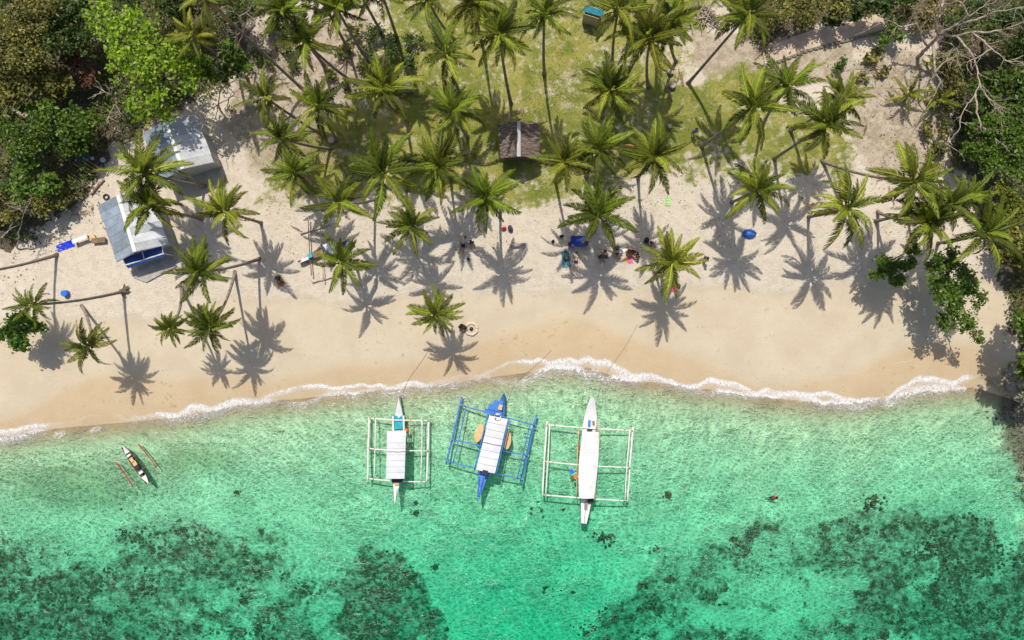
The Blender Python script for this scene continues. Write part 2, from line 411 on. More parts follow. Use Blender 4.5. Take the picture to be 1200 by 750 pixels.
hmix = math_(nt, 'ADD', math_(nt, 'MULTIPLY', n_fine, .6), math_(nt, 'MULTIPLY', n_grain, .25))
# footprints: dimples in the trampled dry sand
v2 = N(nt, 'ShaderNodeTexVoronoi'); v2.inputs['Scale'].default_value = 2.6; nt.links.new(co, v2.inputs['Vector'])
dim = ramp(nt, v2.outputs['Distance'], .0, .32)
hf = math_(nt, 'ADD', math_(nt, 'MULTIPLY', hmix, math_(nt, 'ADD', math_(nt, 'MULTIPLY', S2.outputs[1], 1.1), .22)), math_(nt, 'MULTIPLY', math_(nt, 'MULTIPLY', dim, math_(nt, 'ADD', math_(nt, 'MULTIPLY', S2.outputs[1], .7), .3)), .45))
nt.links.new(bump(nt, hf, .9, .12), p.inputs['Normal'])
M['ground'] = m
tag(link('ground', me, m), kind='structure')

# ------------------------------------------------------------------ sea: a closed body of clear water, ripples on top, colour by absorption
m, nt, p = new_mat('sea_water'); nt.nodes.remove(p); out = nt.nodes['Material Output']; co = objcoord(nt)
mp = N(nt, 'ShaderNodeMapping'); mp.inputs['Rotation'].default_value = (0, 0, .35); mp.inputs['Scale'].default_value = (.8, 1.25, 1); nt.links.new(co, mp.inputs['Vector'])
w1 = noise(nt, 1.3, 3, .5, mp.outputs[0]); w2 = noise(nt, 4.2, 3, .55, mp.outputs[0]); w3 = noise(nt, .28, 2, .5, co)
hh = math_(nt, 'ADD', math_(nt, 'ADD', math_(nt, 'MULTIPLY', w1, .8), math_(nt, 'MULTIPLY', w2, .55)), math_(nt, 'MULTIPLY', w3, .8))
hh = math_(nt, 'MULTIPLY', hh, ramp(nt, noise(nt, .16, 3, .6, co), .38, .66, .55, 1.5))
bn = bump(nt, hh, 1.0, .19)
gl = N(nt, 'ShaderNodeBsdfGlossy'); gl.inputs['Roughness'].default_value = .16; gl.inputs['Color'].default_value = (1, 1, 1, 1); nt.links.new(bn, gl.inputs['Normal'])
# caustic light painted into the transmission tint: thin bright lines between dimmer cells
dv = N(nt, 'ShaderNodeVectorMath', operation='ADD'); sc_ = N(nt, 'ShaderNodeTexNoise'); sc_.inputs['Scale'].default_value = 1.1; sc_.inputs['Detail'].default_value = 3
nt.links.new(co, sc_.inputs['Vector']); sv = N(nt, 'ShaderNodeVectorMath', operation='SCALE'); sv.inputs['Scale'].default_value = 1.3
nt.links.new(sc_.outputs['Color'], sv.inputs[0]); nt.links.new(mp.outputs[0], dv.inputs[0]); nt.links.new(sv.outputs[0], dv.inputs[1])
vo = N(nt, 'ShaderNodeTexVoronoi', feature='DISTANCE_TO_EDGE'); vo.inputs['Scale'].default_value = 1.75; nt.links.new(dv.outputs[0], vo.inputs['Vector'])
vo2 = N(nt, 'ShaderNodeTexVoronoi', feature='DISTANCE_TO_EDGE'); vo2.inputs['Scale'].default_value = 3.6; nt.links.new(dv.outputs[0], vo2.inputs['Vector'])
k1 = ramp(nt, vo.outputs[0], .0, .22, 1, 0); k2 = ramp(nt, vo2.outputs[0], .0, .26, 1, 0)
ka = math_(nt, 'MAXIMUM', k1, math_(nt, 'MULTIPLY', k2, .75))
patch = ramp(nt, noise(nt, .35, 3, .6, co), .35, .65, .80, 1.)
deep = N(nt, 'ShaderNodeAttribute', attribute_name='tint').outputs['Fac']     # painted caustics fade out in the shallows
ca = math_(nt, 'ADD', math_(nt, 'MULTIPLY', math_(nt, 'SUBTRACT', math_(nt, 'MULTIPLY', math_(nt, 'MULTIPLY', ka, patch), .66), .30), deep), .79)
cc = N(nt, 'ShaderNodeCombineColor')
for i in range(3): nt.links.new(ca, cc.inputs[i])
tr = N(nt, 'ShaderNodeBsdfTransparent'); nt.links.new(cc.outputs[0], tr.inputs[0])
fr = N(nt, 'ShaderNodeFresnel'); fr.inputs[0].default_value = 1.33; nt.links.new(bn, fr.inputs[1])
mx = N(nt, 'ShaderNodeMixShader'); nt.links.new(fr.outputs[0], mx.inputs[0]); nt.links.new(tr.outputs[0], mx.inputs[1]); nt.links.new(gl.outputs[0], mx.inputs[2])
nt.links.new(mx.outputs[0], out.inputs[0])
va = N(nt, 'ShaderNodeVolumeAbsorption'); va.inputs[0].default_value = (.13, .940, .87, 1); va.inputs[1].default_value = .42
nt.links.new(va.outputs[0], out.inputs[1])
M['sea'] = m
sx_ = axis(-54, 54, .5, 860); sy_ = axis(-34, 8, .5, 880); sy_ = sy_[sy_ < 60]; WX, WY = np.meshgrid(sx_, sy_); n1, n2 = len(sx_), len(sy_)
dk_ = np.clip(-hgt(WX.ravel(), WY.ravel()) / .55, 0, 1)
top = np.stack([WX.ravel(), WY.ravel(), np.zeros(WX.size)], 1); bot = top + [0, 0, -12.0]; nn = len(top)
i0 = (np.arange(n2 - 1)[:, None] * n1 + np.arange(n1 - 1)[None, :]).ravel(); Ft = np.stack([i0, i0 + 1, i0 + n1 + 1, i0 + n1], 1)
lp = np.concatenate([np.arange(n1), np.arange(1, n2) * n1 + n1 - 1, (n2 - 1) * n1 + np.arange(n1 - 2, -1, -1), np.arange(n2 - 2, 0, -1) * n1]); l2 = np.roll(lp, -1)
Fs = np.stack([lp + nn, l2 + nn, l2, lp], 1)
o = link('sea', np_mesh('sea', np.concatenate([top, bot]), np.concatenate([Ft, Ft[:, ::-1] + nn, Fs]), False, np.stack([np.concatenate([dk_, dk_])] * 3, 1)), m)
tag(o, kind='structure')

# ------------------------------------------------------------------ surf: lace of foam along the waterline
def foam_strip(name, x0, x1, off, width, seed, dens, mat):
    xs = np.arange(x0, x1, .12); nac = 18
    base = shore_y(xs) + off + (fbm(xs, xs * 0, 4.0, seed, 3) - .5) * 2.2
    ppx = 600 + xs * FPX / CAMZ; dn = np.interp(ppx, [-60, 0, 40, 60, 130, 170, 220, 280, 330, 400, 480, 550, 600, 640, 690, 740, 800, 860, 930, 1000, 1030, 1055, 1130, 1150], [.8, .9, .8, .25, .2, .4, .75, .6, .5, .7, .6, .35, .5, .9, 1., .9, .7, .75, 1.05, .8, .35, .95, .7, 0])
    dn = np.clip(dn * dens * (.45 + 1.1 * fbm(xs, xs * 0 + 9, 1.6, seed + 3, 3)), 0, 1.1)
    V = []; D = []
    for k in range(nac):
        t = k / (nac - 1); wv = width * (.55 + .9 * vnoise(xs, xs * 0, 5, seed + 5))
        y = base - t * wv; z = np.maximum(hgt(xs, y) + .02, .025)
        V.append(np.stack([xs, y, z], 1))
        prof = math.exp(-((t - .12) / .11) ** 2) * .5 + .8 * math.exp(-t / .42) * (1 - math.exp(-t / .05))
        D.append(dn * prof * (1 - t ** 3))
    V = np.array(V).reshape(-1, 3); D = np.array(D).reshape(-1); n = len(xs)
    idx = (np.arange(nac - 1)[:, None] * n + np.arange(n - 1)[None, :]).ravel()
    me = np_mesh(name, V, np.stack([idx + n, idx + n + 1, idx + 1, idx], 1), smooth=True, cols=np.stack([D, D, D], 1))
    return link(name, me, mat)
m, nt, p = new_mat('surf_foam'); co = objcoord(nt)
at_ = N(nt, 'ShaderNodeAttribute', attribute_name='tint').outputs['Fac']
v = N(nt, 'ShaderNodeTexVoronoi', feature='DISTANCE_TO_EDGE'); v.inputs['Scale'].default_value = 3.2
ds = N(nt, 'ShaderNodeTexNoise'); ds.inputs['Scale'].default_value = 2.2; ds.inputs['Detail'].default_value = 4; nt.links.new(co, ds.inputs['Vector'])
ad = N(nt, 'ShaderNodeVectorMath', operation='ADD'); nt.links.new(co, ad.inputs[0]); nt.links.new(ds.outputs['Color'], ad.inputs[1]); nt.links.new(ad.outputs[0], v.inputs['Vector'])
lace = ramp(nt, v.outputs[0], .0, .22, 1, 0)
f = math_(nt, 'MULTIPLY', at_, math_(nt, 'ADD', math_(nt, 'MULTIPLY', lace, .45), math_(nt, 'MULTIPLY', noise(nt, 6., 5, .75, co), 1.25)))
f = ramp(nt, f, .16, 1.15, 0, .84)
p.inputs['Base Color'].default_value = (.86, .85, .82, 1); p.inputs['Roughness'].default_value = .7
tp = N(nt, 'ShaderNodeBsdfTransparent'); mx = N(nt, 'ShaderNodeMixShader'); nt.links.new(f, mx.inputs[0]); nt.links.new(tp.outputs[0], mx.inputs[1]); nt.links.new(p.outputs[0], mx.inputs[2])
nt.links.new(mx.outputs[0], nt.nodes['Material Output'].inputs[0]); M['foam'] = m
tag(foam_strip('sea_foam', -60, 46.5, .8, 2.8, 301, 1.75, m), 'white lacy foam where small waves break along the sand', 'foam', kind='stuff')
tag(foam_strip('sea_foam', -54, 44, .2, 3.8, 331, 1.2, m), 'thin broken foam drifting just off the breaking line', 'foam', kind='stuff')
tag(foam_strip('sea_foam', 31, 39.5, 3.1, 1.0, 351, .55, m), 'old thin swash line of foam left on the wet sand', 'foam', kind='stuff')
for (px, py, w) in ((15, 507, 3.4), (70, 509, 1.7), (112, 504, 1.8), (1042, 474, 2.0)):      # crests breaking by themselves
    c0 = atz(px, py, .03); xs = np.linspace(-w / 2, w / 2, 40); V = []; D = []
    for k in range(12):
        t = k / 11 - .5
        V.append(np.stack([c0.x + xs, c0.y + xs * .12 + .25 * np.sin(xs * 1.7) * .4 + t * .9 * (1 - (2 * xs / w) ** 2 * .6), np.full(40, .03)], 1))
        D.append(.8 * np.clip(1 - (2 * xs / w) ** 2, 0, 1) * (1 - (2 * t) ** 2) ** .6 * (.35 + 1.1 * fbm(xs + px, xs * 0 + t * 2, .5, 77)))
    idx = (np.arange(11)[:, None] * 40 + np.arange(39)[None, :]).ravel(); D = np.array(D).reshape(-1)
    tag(link('wave_crest', np_mesh('wave_crest', np.array(V).reshape(-1, 3), np.stack([idx, idx + 1, idx + 41, idx + 40], 1), True, np.stack([D] * 3, 1)), M['foam']),
        'small white crest of foam breaking off the sand', 'foam', 'small breaking crests', 'stuff')

# ------------------------------------------------------------------ footpath at the top right, a trodden ledge with a low stone edge
pth = [(893, 66), (915, 60), (940, 50), (965, 43), (990, 37), (1012, 31), (1034, 26)]
b = MB(); P = []
for i, (x, y) in enumerate(pth):
    a = at(x - 1, y - 10); c0 = at(x + 3, y + 9); P.append([Vector((a.x, a.y, a.z + .10)), Vector(((a.x + c0.x) / 2, (a.y + c0.y) / 2, (a.z + c0.z) / 2 + .13)), Vector((c0.x, c0.y, c0.z + .11))])
b.slab(P, .25)
tag(b.build('path', simple('trodden_earth', (.52, .40, .29), .95, .2, 1.5, dirt=(.62, .53, .42), bmp=.5)), kind='structure')
kerb = empty('path_edging', at(960, 55)); tag(kerb, 'low dark stone edging along the trodden path', 'kerb')
stone = []
for s_ in range(5):
    q = MB(); q.ball((0, 0, 0), (.34, .17, .15), 7, 4, .18, s_ + 60); q = q.build('stone', M['rock'], kerb); stone.append(q)
for s_, q in enumerate(stone): pass
k = 0
for i in range(len(pth) - 1):
    for t in (0, .25, .5, .75):
        x = pth[i][0] + (pth[i + 1][0] - pth[i][0]) * t + 3; y = pth[i][1] + (pth[i + 1][1] - pth[i][1]) * t + 10.5
        if k < 5: o = stone[k]
        else: o = stone[k % 5].copy(); COL.objects.link(o)
        o.parent = kerb; o.location = local(kerb, at(x, y, .06)); o.rotation_euler = (0, 0, .3 + rnd.uniform(-.25, .25)); k += 1

# ------------------------------------------------------------------ reef
def lumps(n_try, maskf, box, smin, smax, seed):
    R = np.random.default_rng(seed)
    px = R.uniform(box[0], box[2], n_try); py = R.uniform(box[1], box[3], n_try)
    keep = R.uniform(0, 1, n_try) < maskf(px, py); px = px[keep]; py = py[keep]
    x = (px - 600) * 68 / FPX; y = (375 - py) * 68 / FPX; z = hgt(x, y)
    n = len(x); s = R.uniform(smin, smax, n) * R.uniform(.5, 1, n)
    ico = np.array([(0, 0, .7), (1, 0, .15), (.31, .95, .1), (-.81, .59, .2), (-.81, -.59, .12), (.31, -.95, .15), (.5, .4, .55), (-.5, .45, .5), (-.2, -.6, .55)])
    F = np.array([(0, 6, 7), (0, 7, 8), (0, 8, 6), (6, 1, 2), (6, 2, 7), (7, 2, 3), (7, 3, 4), (7, 4, 8), (8, 4, 5), (8, 5, 1), (8, 1, 6)])
    a = R.uniform(0, 6.28, n); V = ico[None] * (1 + R.uniform(-.4, .4, (n, 9, 3)))
    ca, sa = np.cos(a)[:, None], np.sin(a)[:, None]
    X = (V[..., 0] * ca - V[..., 1] * sa) * s[:, None] + x[:, None]; Y = (V[..., 0] * sa + V[..., 1] * ca) * s[:, None] + y[:, None]
    Z = V[..., 2] * s[:, None] * .9 + z[:, None] - .04
    return np.stack([X, Y, Z], 2).reshape(-1, 3), (F[None] + (np.arange(n) * 9)[:, None, None]).reshape(-1, 3)
def lumpmask(px, py): return np.clip(reef_mask(px, py) * 1.6 - .85 + (fbm(px, py, 24, 91, 4) - .5) * 3.6, 0, 1) * .8
V_, F_ = lumps(60000, lumpmask, (-80, 570, 1290, 800), .07, .27, 5)
tag(link('coral_reef', np_mesh('coral_reef', V_, F_, True), M['coral']), 'dark mottled coral reef covering the sea floor', 'coral reef', kind='stuff')
heads = [(783, 580, .62, 'round coral head in clear water beyond the stern of the long white boat'), (487, 589, .42, 'small coral head just off the stern of the teal-cockpit boat, nearer to its outrigger'),
         (488, 601, .55, 'coral head just off the stern of the teal-cockpit boat, farther from its outrigger'), (510, 664, .55, 'lone coral head on pale sand past the reef edge'),
         (285, 704, .68, 'brown round coral boulder amid the dark reef below the red-float canoe'), (860, 632, .62, 'brown round coral boulder at the upper edge of the reef near the swimmer'),
         (710, 630, .95, 'irregular dark coral patch between long white boat and reef'), (1022, 588, 1.0, 'ragged black coral patch jutting toward the beach from the reef'),
         (1037, 745, .7, 'brown round coral boulder deep in the reef'), (278, 577, .45, 'tiny dark coral clump alone near shore between canoe and boat'),
         (1090, 640, .9, 'tall dark coral ridge'), (660, 597, .3, 'faint small coral knob beside the long white boat')]
for i, (px, py, r, lab) in enumerate(heads):
    q = at(px, py); b = MB()
    for k in range(46 if r > .85 else 20):     # a clump of small knobs, thinning outwards
        sx_, sy_ = (.75, .5) if r > .85 else (.42, .40); x, y = rnd.gauss(0, r * sx_), rnd.gauss(0, r * sy_); q_ = r * rnd.uniform(.12, .27) * max(.4, 1 - .35 * math.hypot(x, y) / r)
        b.ball((x, y, rnd.uniform(-.05, .12) * r), (q_, q_ * rnd.uniform(.8, 1.2), q_ * rnd.uniform(.6, .9)), 7, 4, .25, i * 60 + k)
    if r < .85: b.ball((0, 0, -.05), (r * .62, r * .58, r * .3), 10, 6, .15, i)
    tag(b.build('coral_head', M['coral'], smooth=True, loc=q), lab, 'coral')

# ------------------------------------------------------------------ rocky point at the right
rocks = []
for i in range(6):
    b = MB(); b.ball((0, 0, 0), (1, .8, .65), 9, 6, .22, 400 + i); o = b.build('boulder', M['rock']); rocks.append(o)
R_ = random.Random(5); spots = []
for i in range(60):
    py = R_.uniform(425, 600); px = 1165 + max(0, py - 470) * .30 + R_.uniform(0, 45)
    if py < 470 and px < 1174: continue
    spots.append((px, py, R_.uniform(.18, .5) * (1.15 if py < 490 else .75)))
for i, (px, py, s) in enumerate(spots):
    o = rocks[i] if i < 6 else rocks[i % 6].copy()
    if i >= 6: COL.objects.link(o)
    q = at(px, py); o.location = (q.x, q.y, q.z + s * .2); o.scale = (s, s, s * .9); o.rotation_euler = (R_.uniform(-.3, .3), R_.uniform(-.3, .3), R_.uniform(0, 6.28))
    if py < 478: tag(o, 'grey brown boulder heaped at the shaded foot of the rocky point', 'boulder', 'boulders on the dry rocky point')
    else: tag(o, 'algae stained boulder in the shallows off the rocky point', 'boulder', 'boulders in the shallows')
def shelfmask(px, py): return ((px > 1144 + (py - 455) * .36 + (vnoise(px, py, 12, 7) - .5) * 24) & (py > 462)).astype(float)
V_, F_ = lumps(2600, shelfmask, (1140, 460, 1290, 740), .08, .26, 9)
tag(link('shore_rubble', np_mesh('shore_rubble', V_, F_, True), M['rock']), 'olive brown rubble of small stones on the shallow rock shelf', 'rubble', kind='stuff')
# ------------------------------------------------------------------ huts' footprints are defined later; palms first
def frond_mesh(seed, droop, side_hang, sparse=1.0):
    """feather leaf 1 unit long along +X, bending down by `droop` radians towards the tip"""
    R = random.Random(seed); n = 30; V = []; F = []; C = []
    def path(t):
        s = 0; x = z = 0; st = 30; k = max(1, int(st * t)) if t > 0 else 0
        for i in range(k):
            u = (i + .5) / k * t; a = -droop * (u ** 1.5); x += math.cos(a) * t / k; z += math.sin(a) * t / k
        return Vector((x, sw * t * t, z)), -droop * (t ** 1.5)
    sw = R.choice((-1, 1)) * R.uniform(.05, .30)
    # rib
    m = 9
    for i in range(m):
        t = i / (m - 1); p, a = path(t); w = .024 * (1 - t) + .004
        for (dy, dz) in ((-w, 0), (0, w * .9), (w, 0)):
            V.append((p.x, p.y + dy, p.z + dz)); C.append((2.1, 1.75, 1.5))
    for i in range(m - 1):
        for k in range(3):
            k2 = (k + 1) % 3; F.append((i * 3 + k, i * 3 + k2, (i + 1) * 3 + k2, (i + 1) * 3 + k))
    for sgn in (-1, 1):
        for i in range(n):
            t = .17 + .83 * (i + R.uniform(.2, .8)) / n
            if R.random() > sparse: continue
            p, a = path(min(t, .995)); fw = Vector((math.cos(a), 2 * sw * t, math.sin(a))).normalized(); up = Vector((-math.sin(a), 0, math.cos(a)))
            sd = Vector((0, sgn, 0))
            ln = .18 * (math.sin(math.pi * min(1, (t * .86 + .14))) ** .55) * R.uniform(.85, 1.1) + .03
            ang = math.radians(68 - 44 * t + R.uniform(-5, 5)); h1 = R.uniform(.1, .45) - side_hang * .55; h2 = -side_hang * .9 - R.uniform(0, .4)
            d1 = (fw * math.cos(ang) + sd * math.sin(ang) * 1.0 + up * h1).normalized(); d2 = (fw * math.cos(ang) * .9 + sd * math.sin(ang) * .75 + Vector((0, 0, h2))).normalized()
            w = .0175 * R.uniform(.8, 1.2); q = p + d1 * ln * .45; e = q + d2 * ln * .55
            b = len(V); wv = fw * w
            V += [tuple(p - wv * .6), tuple(p + wv * .6), tuple(q + wv + Vector((0, 0, -.004))), tuple(q - wv + Vector((0, 0, .006))), tuple(e)]
            g = R.uniform(.72, 1.18); C += [(g * 1.05, g, g)] * 2 + [(g, g, g)] * 2 + [(g * 1.25, g * 1.02, g * .9)]
            F.append((b, b + 1, b + 2, b + 3)); F.append((b + 3, b + 2, b + 4, b + 4))
    V = np.array(V); F4 = [f for f in F if f[2] != f[3]]; F3 = [f[:3] for f in F if f[2] == f[3]]
    me = bpy.data.meshes.new('frond'); me.from_pydata([tuple(v) for v in V], [], F4 + F3); me.update()
    a = me.attributes.new('tint', 'FLOAT_COLOR', 'POINT'); c = np.ones((len(V), 4), np.float32); c[:, :3] = C; a.data.foreach_set('color', c.ravel())
    me.materials.append(M['frond']); return me
FR = {'up': [frond_mesh(1 + i, .35 + .18 * i, .25) for i in range(4)], 'mid': [frond_mesh(20 + i, .70 + .2 * i, .65) for i in range(5)],
      'low': [frond_mesh(40 + i, .85 + .18 * i, .95, .9) for i in range(4)], 'dead': [frond_mesh(60 + i, 1.1 + .2 * i, 1.3, .55) for i in range(2)]}
b = MB(); b.ball((0, 0, 0), (.13, .13, .16), 8, 6, .05, 3); NUT = b.build('coconut', M['coconut']); NUT_ME = NUT.data; bpy.data.objects.remove(NUT)
for q in NUT_ME.polygons: q.use_smooth = True

WIND = math.radians(100)
def palm(cx, cy, h, base=None, R=34, label=None, group=None, seed=0, age=0.0, nf=None):
    rr = random.Random(seed * 31 + 5)
    top = at(cx, cy, 0); z0 = 1.0
    zt = z0 + h; top = atz(cx, cy, zt)
    if base is None:
        g = Vector((top.x + rr.uniform(-.5, .5), top.y + rr.uniform(-.2, .9), 0)); g.z = H(g.x, g.y)
    else: g = at(*base)
    root = empty('palm_tree', g); tag(root, label, 'palm tree', group)
    # trunk: swollen foot, leans out then straightens; ringed
    d = top - g; n = 22; pts = []; rad = []
    bowv = Vector((d.x, d.y, 0)) * .32 + Vector((rr.uniform(-.15, .15), rr.uniform(-.15, .15), 0)) * h * .1
    for i in range(n):
        t = i / (n - 1); q = Vector((d.x * t, d.y * t, d.z * t - .15 * (1 - t))) + bowv * (4 * t * (1 - t)) * .35
        pts.append(q); rad.append((.11 + .05 * (1 - t) + .10 * math.exp(-t * 16)) * (1 + .05 * (-1) ** i) * (.76 + .014 * h))
    b = MB(); b.tube(pts, rad, 8); b.build('trunk', M['bark_palm'], root, smooth=True)
    tdir = (pts[-1] - pts[-2]).normalized(); c = pts[-1]
    b = MB(); b.tube([c - tdir * .25, c + tdir * .25, c + tdir * .75], [.17, .16, .05], 8); b.build('crown_shaft', M['rachis'], root, smooth=True)
    L = R * (CAMZ - zt) / FPX * rr.uniform(1.1, 1.3)
    nf = nf or rr.choice((20, 23, 26, 29, 33)); ga = 2.39996; a0 = rr.uniform(0, 6.28); wind = WIND + rr.uniform(-.5, .5); wk = rr.uniform(.2, .6)
    lean = Vector((rr.gauss(0, .2), rr.gauss(.06, .2), 1)).normalized(); lean = (lean + tdir * .35).normalized(); Q = Vector((0, 0, 1)).rotation_difference(lean); hue = rr.uniform(-.25, .3); dr = rr.uniform(-8, 8)
    base_c = (.115 + .06 * age, .162 - .01 * age, .014)
    for i in range(nf):
        u = (i + .5) / nf                      # 0 youngest .. 1 oldest
        az = a0 + i * ga + rr.uniform(-.2, .2)
        az += -wk * math.sin(az - wind)  # the onshore breeze combs the leaves inland
        el = math.radians(76 - 96 * u + dr + rr.uniform(-15, 15)); k = 'up' if u < .28 else ('mid' if u < .76 else 'low')
        if u > .88 and rr.random() < .5 + age: k = 'dead'; el -= .35
        o = bpy.data.objects.new('frond', rr.choice(FR[k])); COL.objects.link(o); o.parent = root
        o.location = c + tdir * (.55 - .6 * u)
        s = L * rr.uniform(.78, 1.14) * (.66 + .34 * min(1, u * 3.5)); o.scale = (s, s, s)
        o.rotation_euler = (Q @ Euler((rr.uniform(-.5, .5), -el, az), 'XYZ').to_quaternion()).to_euler()
        g_ = rr.choice((.45, .7, 1.05, 1.5)) * rr.uniform(.85, 1.15); ye = rr.uniform(0, .8) * (.3 + u) + age + hue
        col = (base_c[0] * g_ * (1 + .55 * ye), base_c[1] * g_ * (1 + .18 * ye), base_c[2] * g_ * (1 + .3 * ye))
        if k == 'dead': col = (.30, .20, .09); o['label'] = 'dried brown hanging frond'
        o.color = (*col, 1)
    for i in range(rr.randint(3, 6)):
        a = rr.uniform(0, 6.28); o = bpy.data.objects.new('coconut', NUT_ME); COL.objects.link(o); o.parent = root
        o.location = c + Vector((math.cos(a) * .27, math.sin(a) * .27, -.12 + rr.uniform(-.15, .12)))
    return root

INLAND = ('coconut palm at the inland grass end, on the table side of the tall straight palm', 'inland palms of the grove')
BEYOND = ('coconut palm rooted farther inland than the brushwood pile', 'palms beyond the brushwood pile')
TRIO = ('coconut palm of the tight trio between the trodden path and the beach tent', 'trio of palms below the path')
LEFTG = ('coconut palm leaning away from the sawn stump in the sandy clearing', 'palms round the clearing stump')
LEFTI = ('coconut palm at the inland end of the sandy clearing', 'inland palms of the clearing')
BANK = ('coconut palm squeezed between neighbouring palms at the leafy thicket', 'palms by the thicket')
PALMS = [
    (172, 204, 8, (241, 218), 42, 'leaning coconut palm with fronds over both tin-roofed huts'),
    (178, 242, 7, (237, 257), 33, 'coconut palm covering the ridge of the blue-awning hut'),
    (266, 249, 7.5, (306, 261), 37, 'coconut palm leaning toward the blue-awning hut from bare sand'),
    (236, 319, 10, (304, 303), 36, 'tall coconut palm bent far over the sand beside the blue-awning hut'),
    (200, 383, 7, (212, 336), 21, 'small-crowned coconut palm leaning seaward below the blue-awning hut, thin pale trunk'),
    (248, 381, 6.5, (275, 318), 28, 'seaward leaning coconut palm with reddish trunk below the blue-awning hut'),
    (42, 357, 11, (145, 341), 26, 'coconut palm with very long leaning trunk over the round leafy bush'),
    (104, 405, 5.5, (95, 358), 25, 'short coconut palm standing alone on the lower sand beside the round leafy bush'),
    (-50, 322, 10, (67, 298), 32, 'palm whose trunk wrapped in a blue cloth leans out past the blue tarp'),
    (229, 43, 9, None, 31, 'pale yellowing palm among the bare branches next to the bright green tree'),
    (243, 0, 13, (361, 110), 30, 'palm with long bare diagonal trunk crossing the bare branches'),
    (372, -8, 11.5, None, 34, *LEFTI), (414, -22, 11, None, 34, *LEFTI), (360, 51, 11, (424, 103), 37, *LEFTI), (396, 12, 11, (432, 72), 38, *LEFTI), (315, 117, 9, (380, 160), 32, *LEFTG), (373, 126, 9, (394, 165), 36, *LEFTG),
    (333, 163, 8, (388, 174), 30, *LEFTG), (335, 16, 12, None, 34, *LEFTI), (348, 203, 8, None, 32, 'coconut palm inland of the bow of the beached outrigger boat'), (399, 238, 9, (441, 233), 34, 'coconut palm above the beached outrigger boat, crown toward the clearing'),
    (401, 308, 6, None, 33, 'low coconut palm hiding the stern of the beached outrigger boat'),
    (452, 106, 10, (476, 140), 37, 'coconut palm beside the small table with pale blue cloth'),
    (523, 64, 11, None, 36, *INLAND), (532, 133, 10, (548, 160), 36, 'coconut palm on the grass between the blue-cloth table and the thatched hut'), (586, 43, 11, (599, 122), 36, 'coconut palm with curved trunk rooted just inland of the thatched hut'), (556, 6, 11, None, 34, *INLAND), (503, 2, 10, (533, 46), 34, *INLAND),
    (450, 204, 10, None, 44, 'wide-crowned coconut palm straight seaward of the blue-cloth table'), (513, 194, 8.5, None, 40, 'coconut palm at the grass edge between the wide-crowned palm and the red bag'), (445, -14, 11, None, 34, *INLAND),
    (482, 266, 8, None, 34, 'coconut palm on bare sand between the beached boat and the person lying in shade'), (571, 232, 9.5, (587, 243), 36, 'coconut palm with its foot beside the red bag'),
    (512, 368, 6, None, 30, 'single coconut palm standing farthest down the open beach by the sand ring'),
    (638, 20, 12, (638, 87), 36, 'tall straight coconut palm beside the teal-roofed shed, full trunk in view'),
    (724, 14, 11, (718, 77), 38, 'coconut palm with fronds over the teal-roofed shed'),
    (762, 47, 10, (760, 102), 38, 'coconut palm rising beside the sawn stumps'), (787, 28, 9, (793, 72), 32, 'coconut palm with swollen foot beside the brushwood pile'), (716, 107, 9, None, 36, 'coconut palm on grass between the thatched hut and the sawn stumps'), (702, 176, 10, None, 37, 'coconut palm just inland of the palm that shades the navy sunshade'), (661, 191, 10, (651, 212), 36, 'coconut palm right beside the thatched hut'),
    (765, 184, 10, (748, 209), 38, 'coconut palm just inland of the light green towel'), (738, -28, 11, (738, 38), 34, *BEYOND), (785, -45, 12, (778, 8), 34, *BEYOND),
    (875, 18, 12, (806, 98), 38, 'coconut palm with long curved trunk leaning over the bare trodden soil'),
    (880, 127, 12, (822, 172), 38, 'coconut palm with long trunk leaning from the person in blue toward the thicket'),
    (923, 104, 11, (893, 152), 36, *TRIO), (966, 148, 11, None, 40, *TRIO), (985, 118, 9, None, 33, *TRIO),
    (701, 252, 8, (696, 272), 40, 'coconut palm shading the navy sunshade and beachgoers'),
    (787, 308, 6.3, (768, 320), 38, 'low windblown coconut palm above the pink towel'),
    (886, 223, 9, (858, 237), 40, 'coconut palm just inland of the small blue beach tent'),
    (991, 245, 9, (948, 254), 42, 'coconut palm on bare sand between the blue tent and the small almond tree'), (1067, 212, 10, (963, 188), 45, 'coconut palm with pale trunk leaning low across the grass toward the thicket'),
    (1085, 262, 9, (1029, 248), 38, 'coconut palm directly inland of the small glossy almond tree'), (1152, 274, 9, (1100, 285), 38, 'coconut palm directly inland of the large spreading almond tree'), (1108, 241, 10, None, 30, *BANK), (1131, 233, 8.5, None, 28, *BANK),
]
for i, t in enumerate(PALMS):
    palm(t[0], t[1], t[2], t[3], t[4], t[5], t[6] if len(t) > 6 else None, seed=i + 1, age=.15 if i == 9 else 0.0)
for (x, y, r, lab) in ((1096, 74, 17, 'young stemless palm at the foot of the big bare tree'), (1063, 112, 20, 'young stemless palm on grey soil below the big bare tree'), (1098, 118, 20, 'young stemless palm half hidden by bare twigs')):
    palm(x, y, 1.0, None, r, lab, seed=x, nf=12)

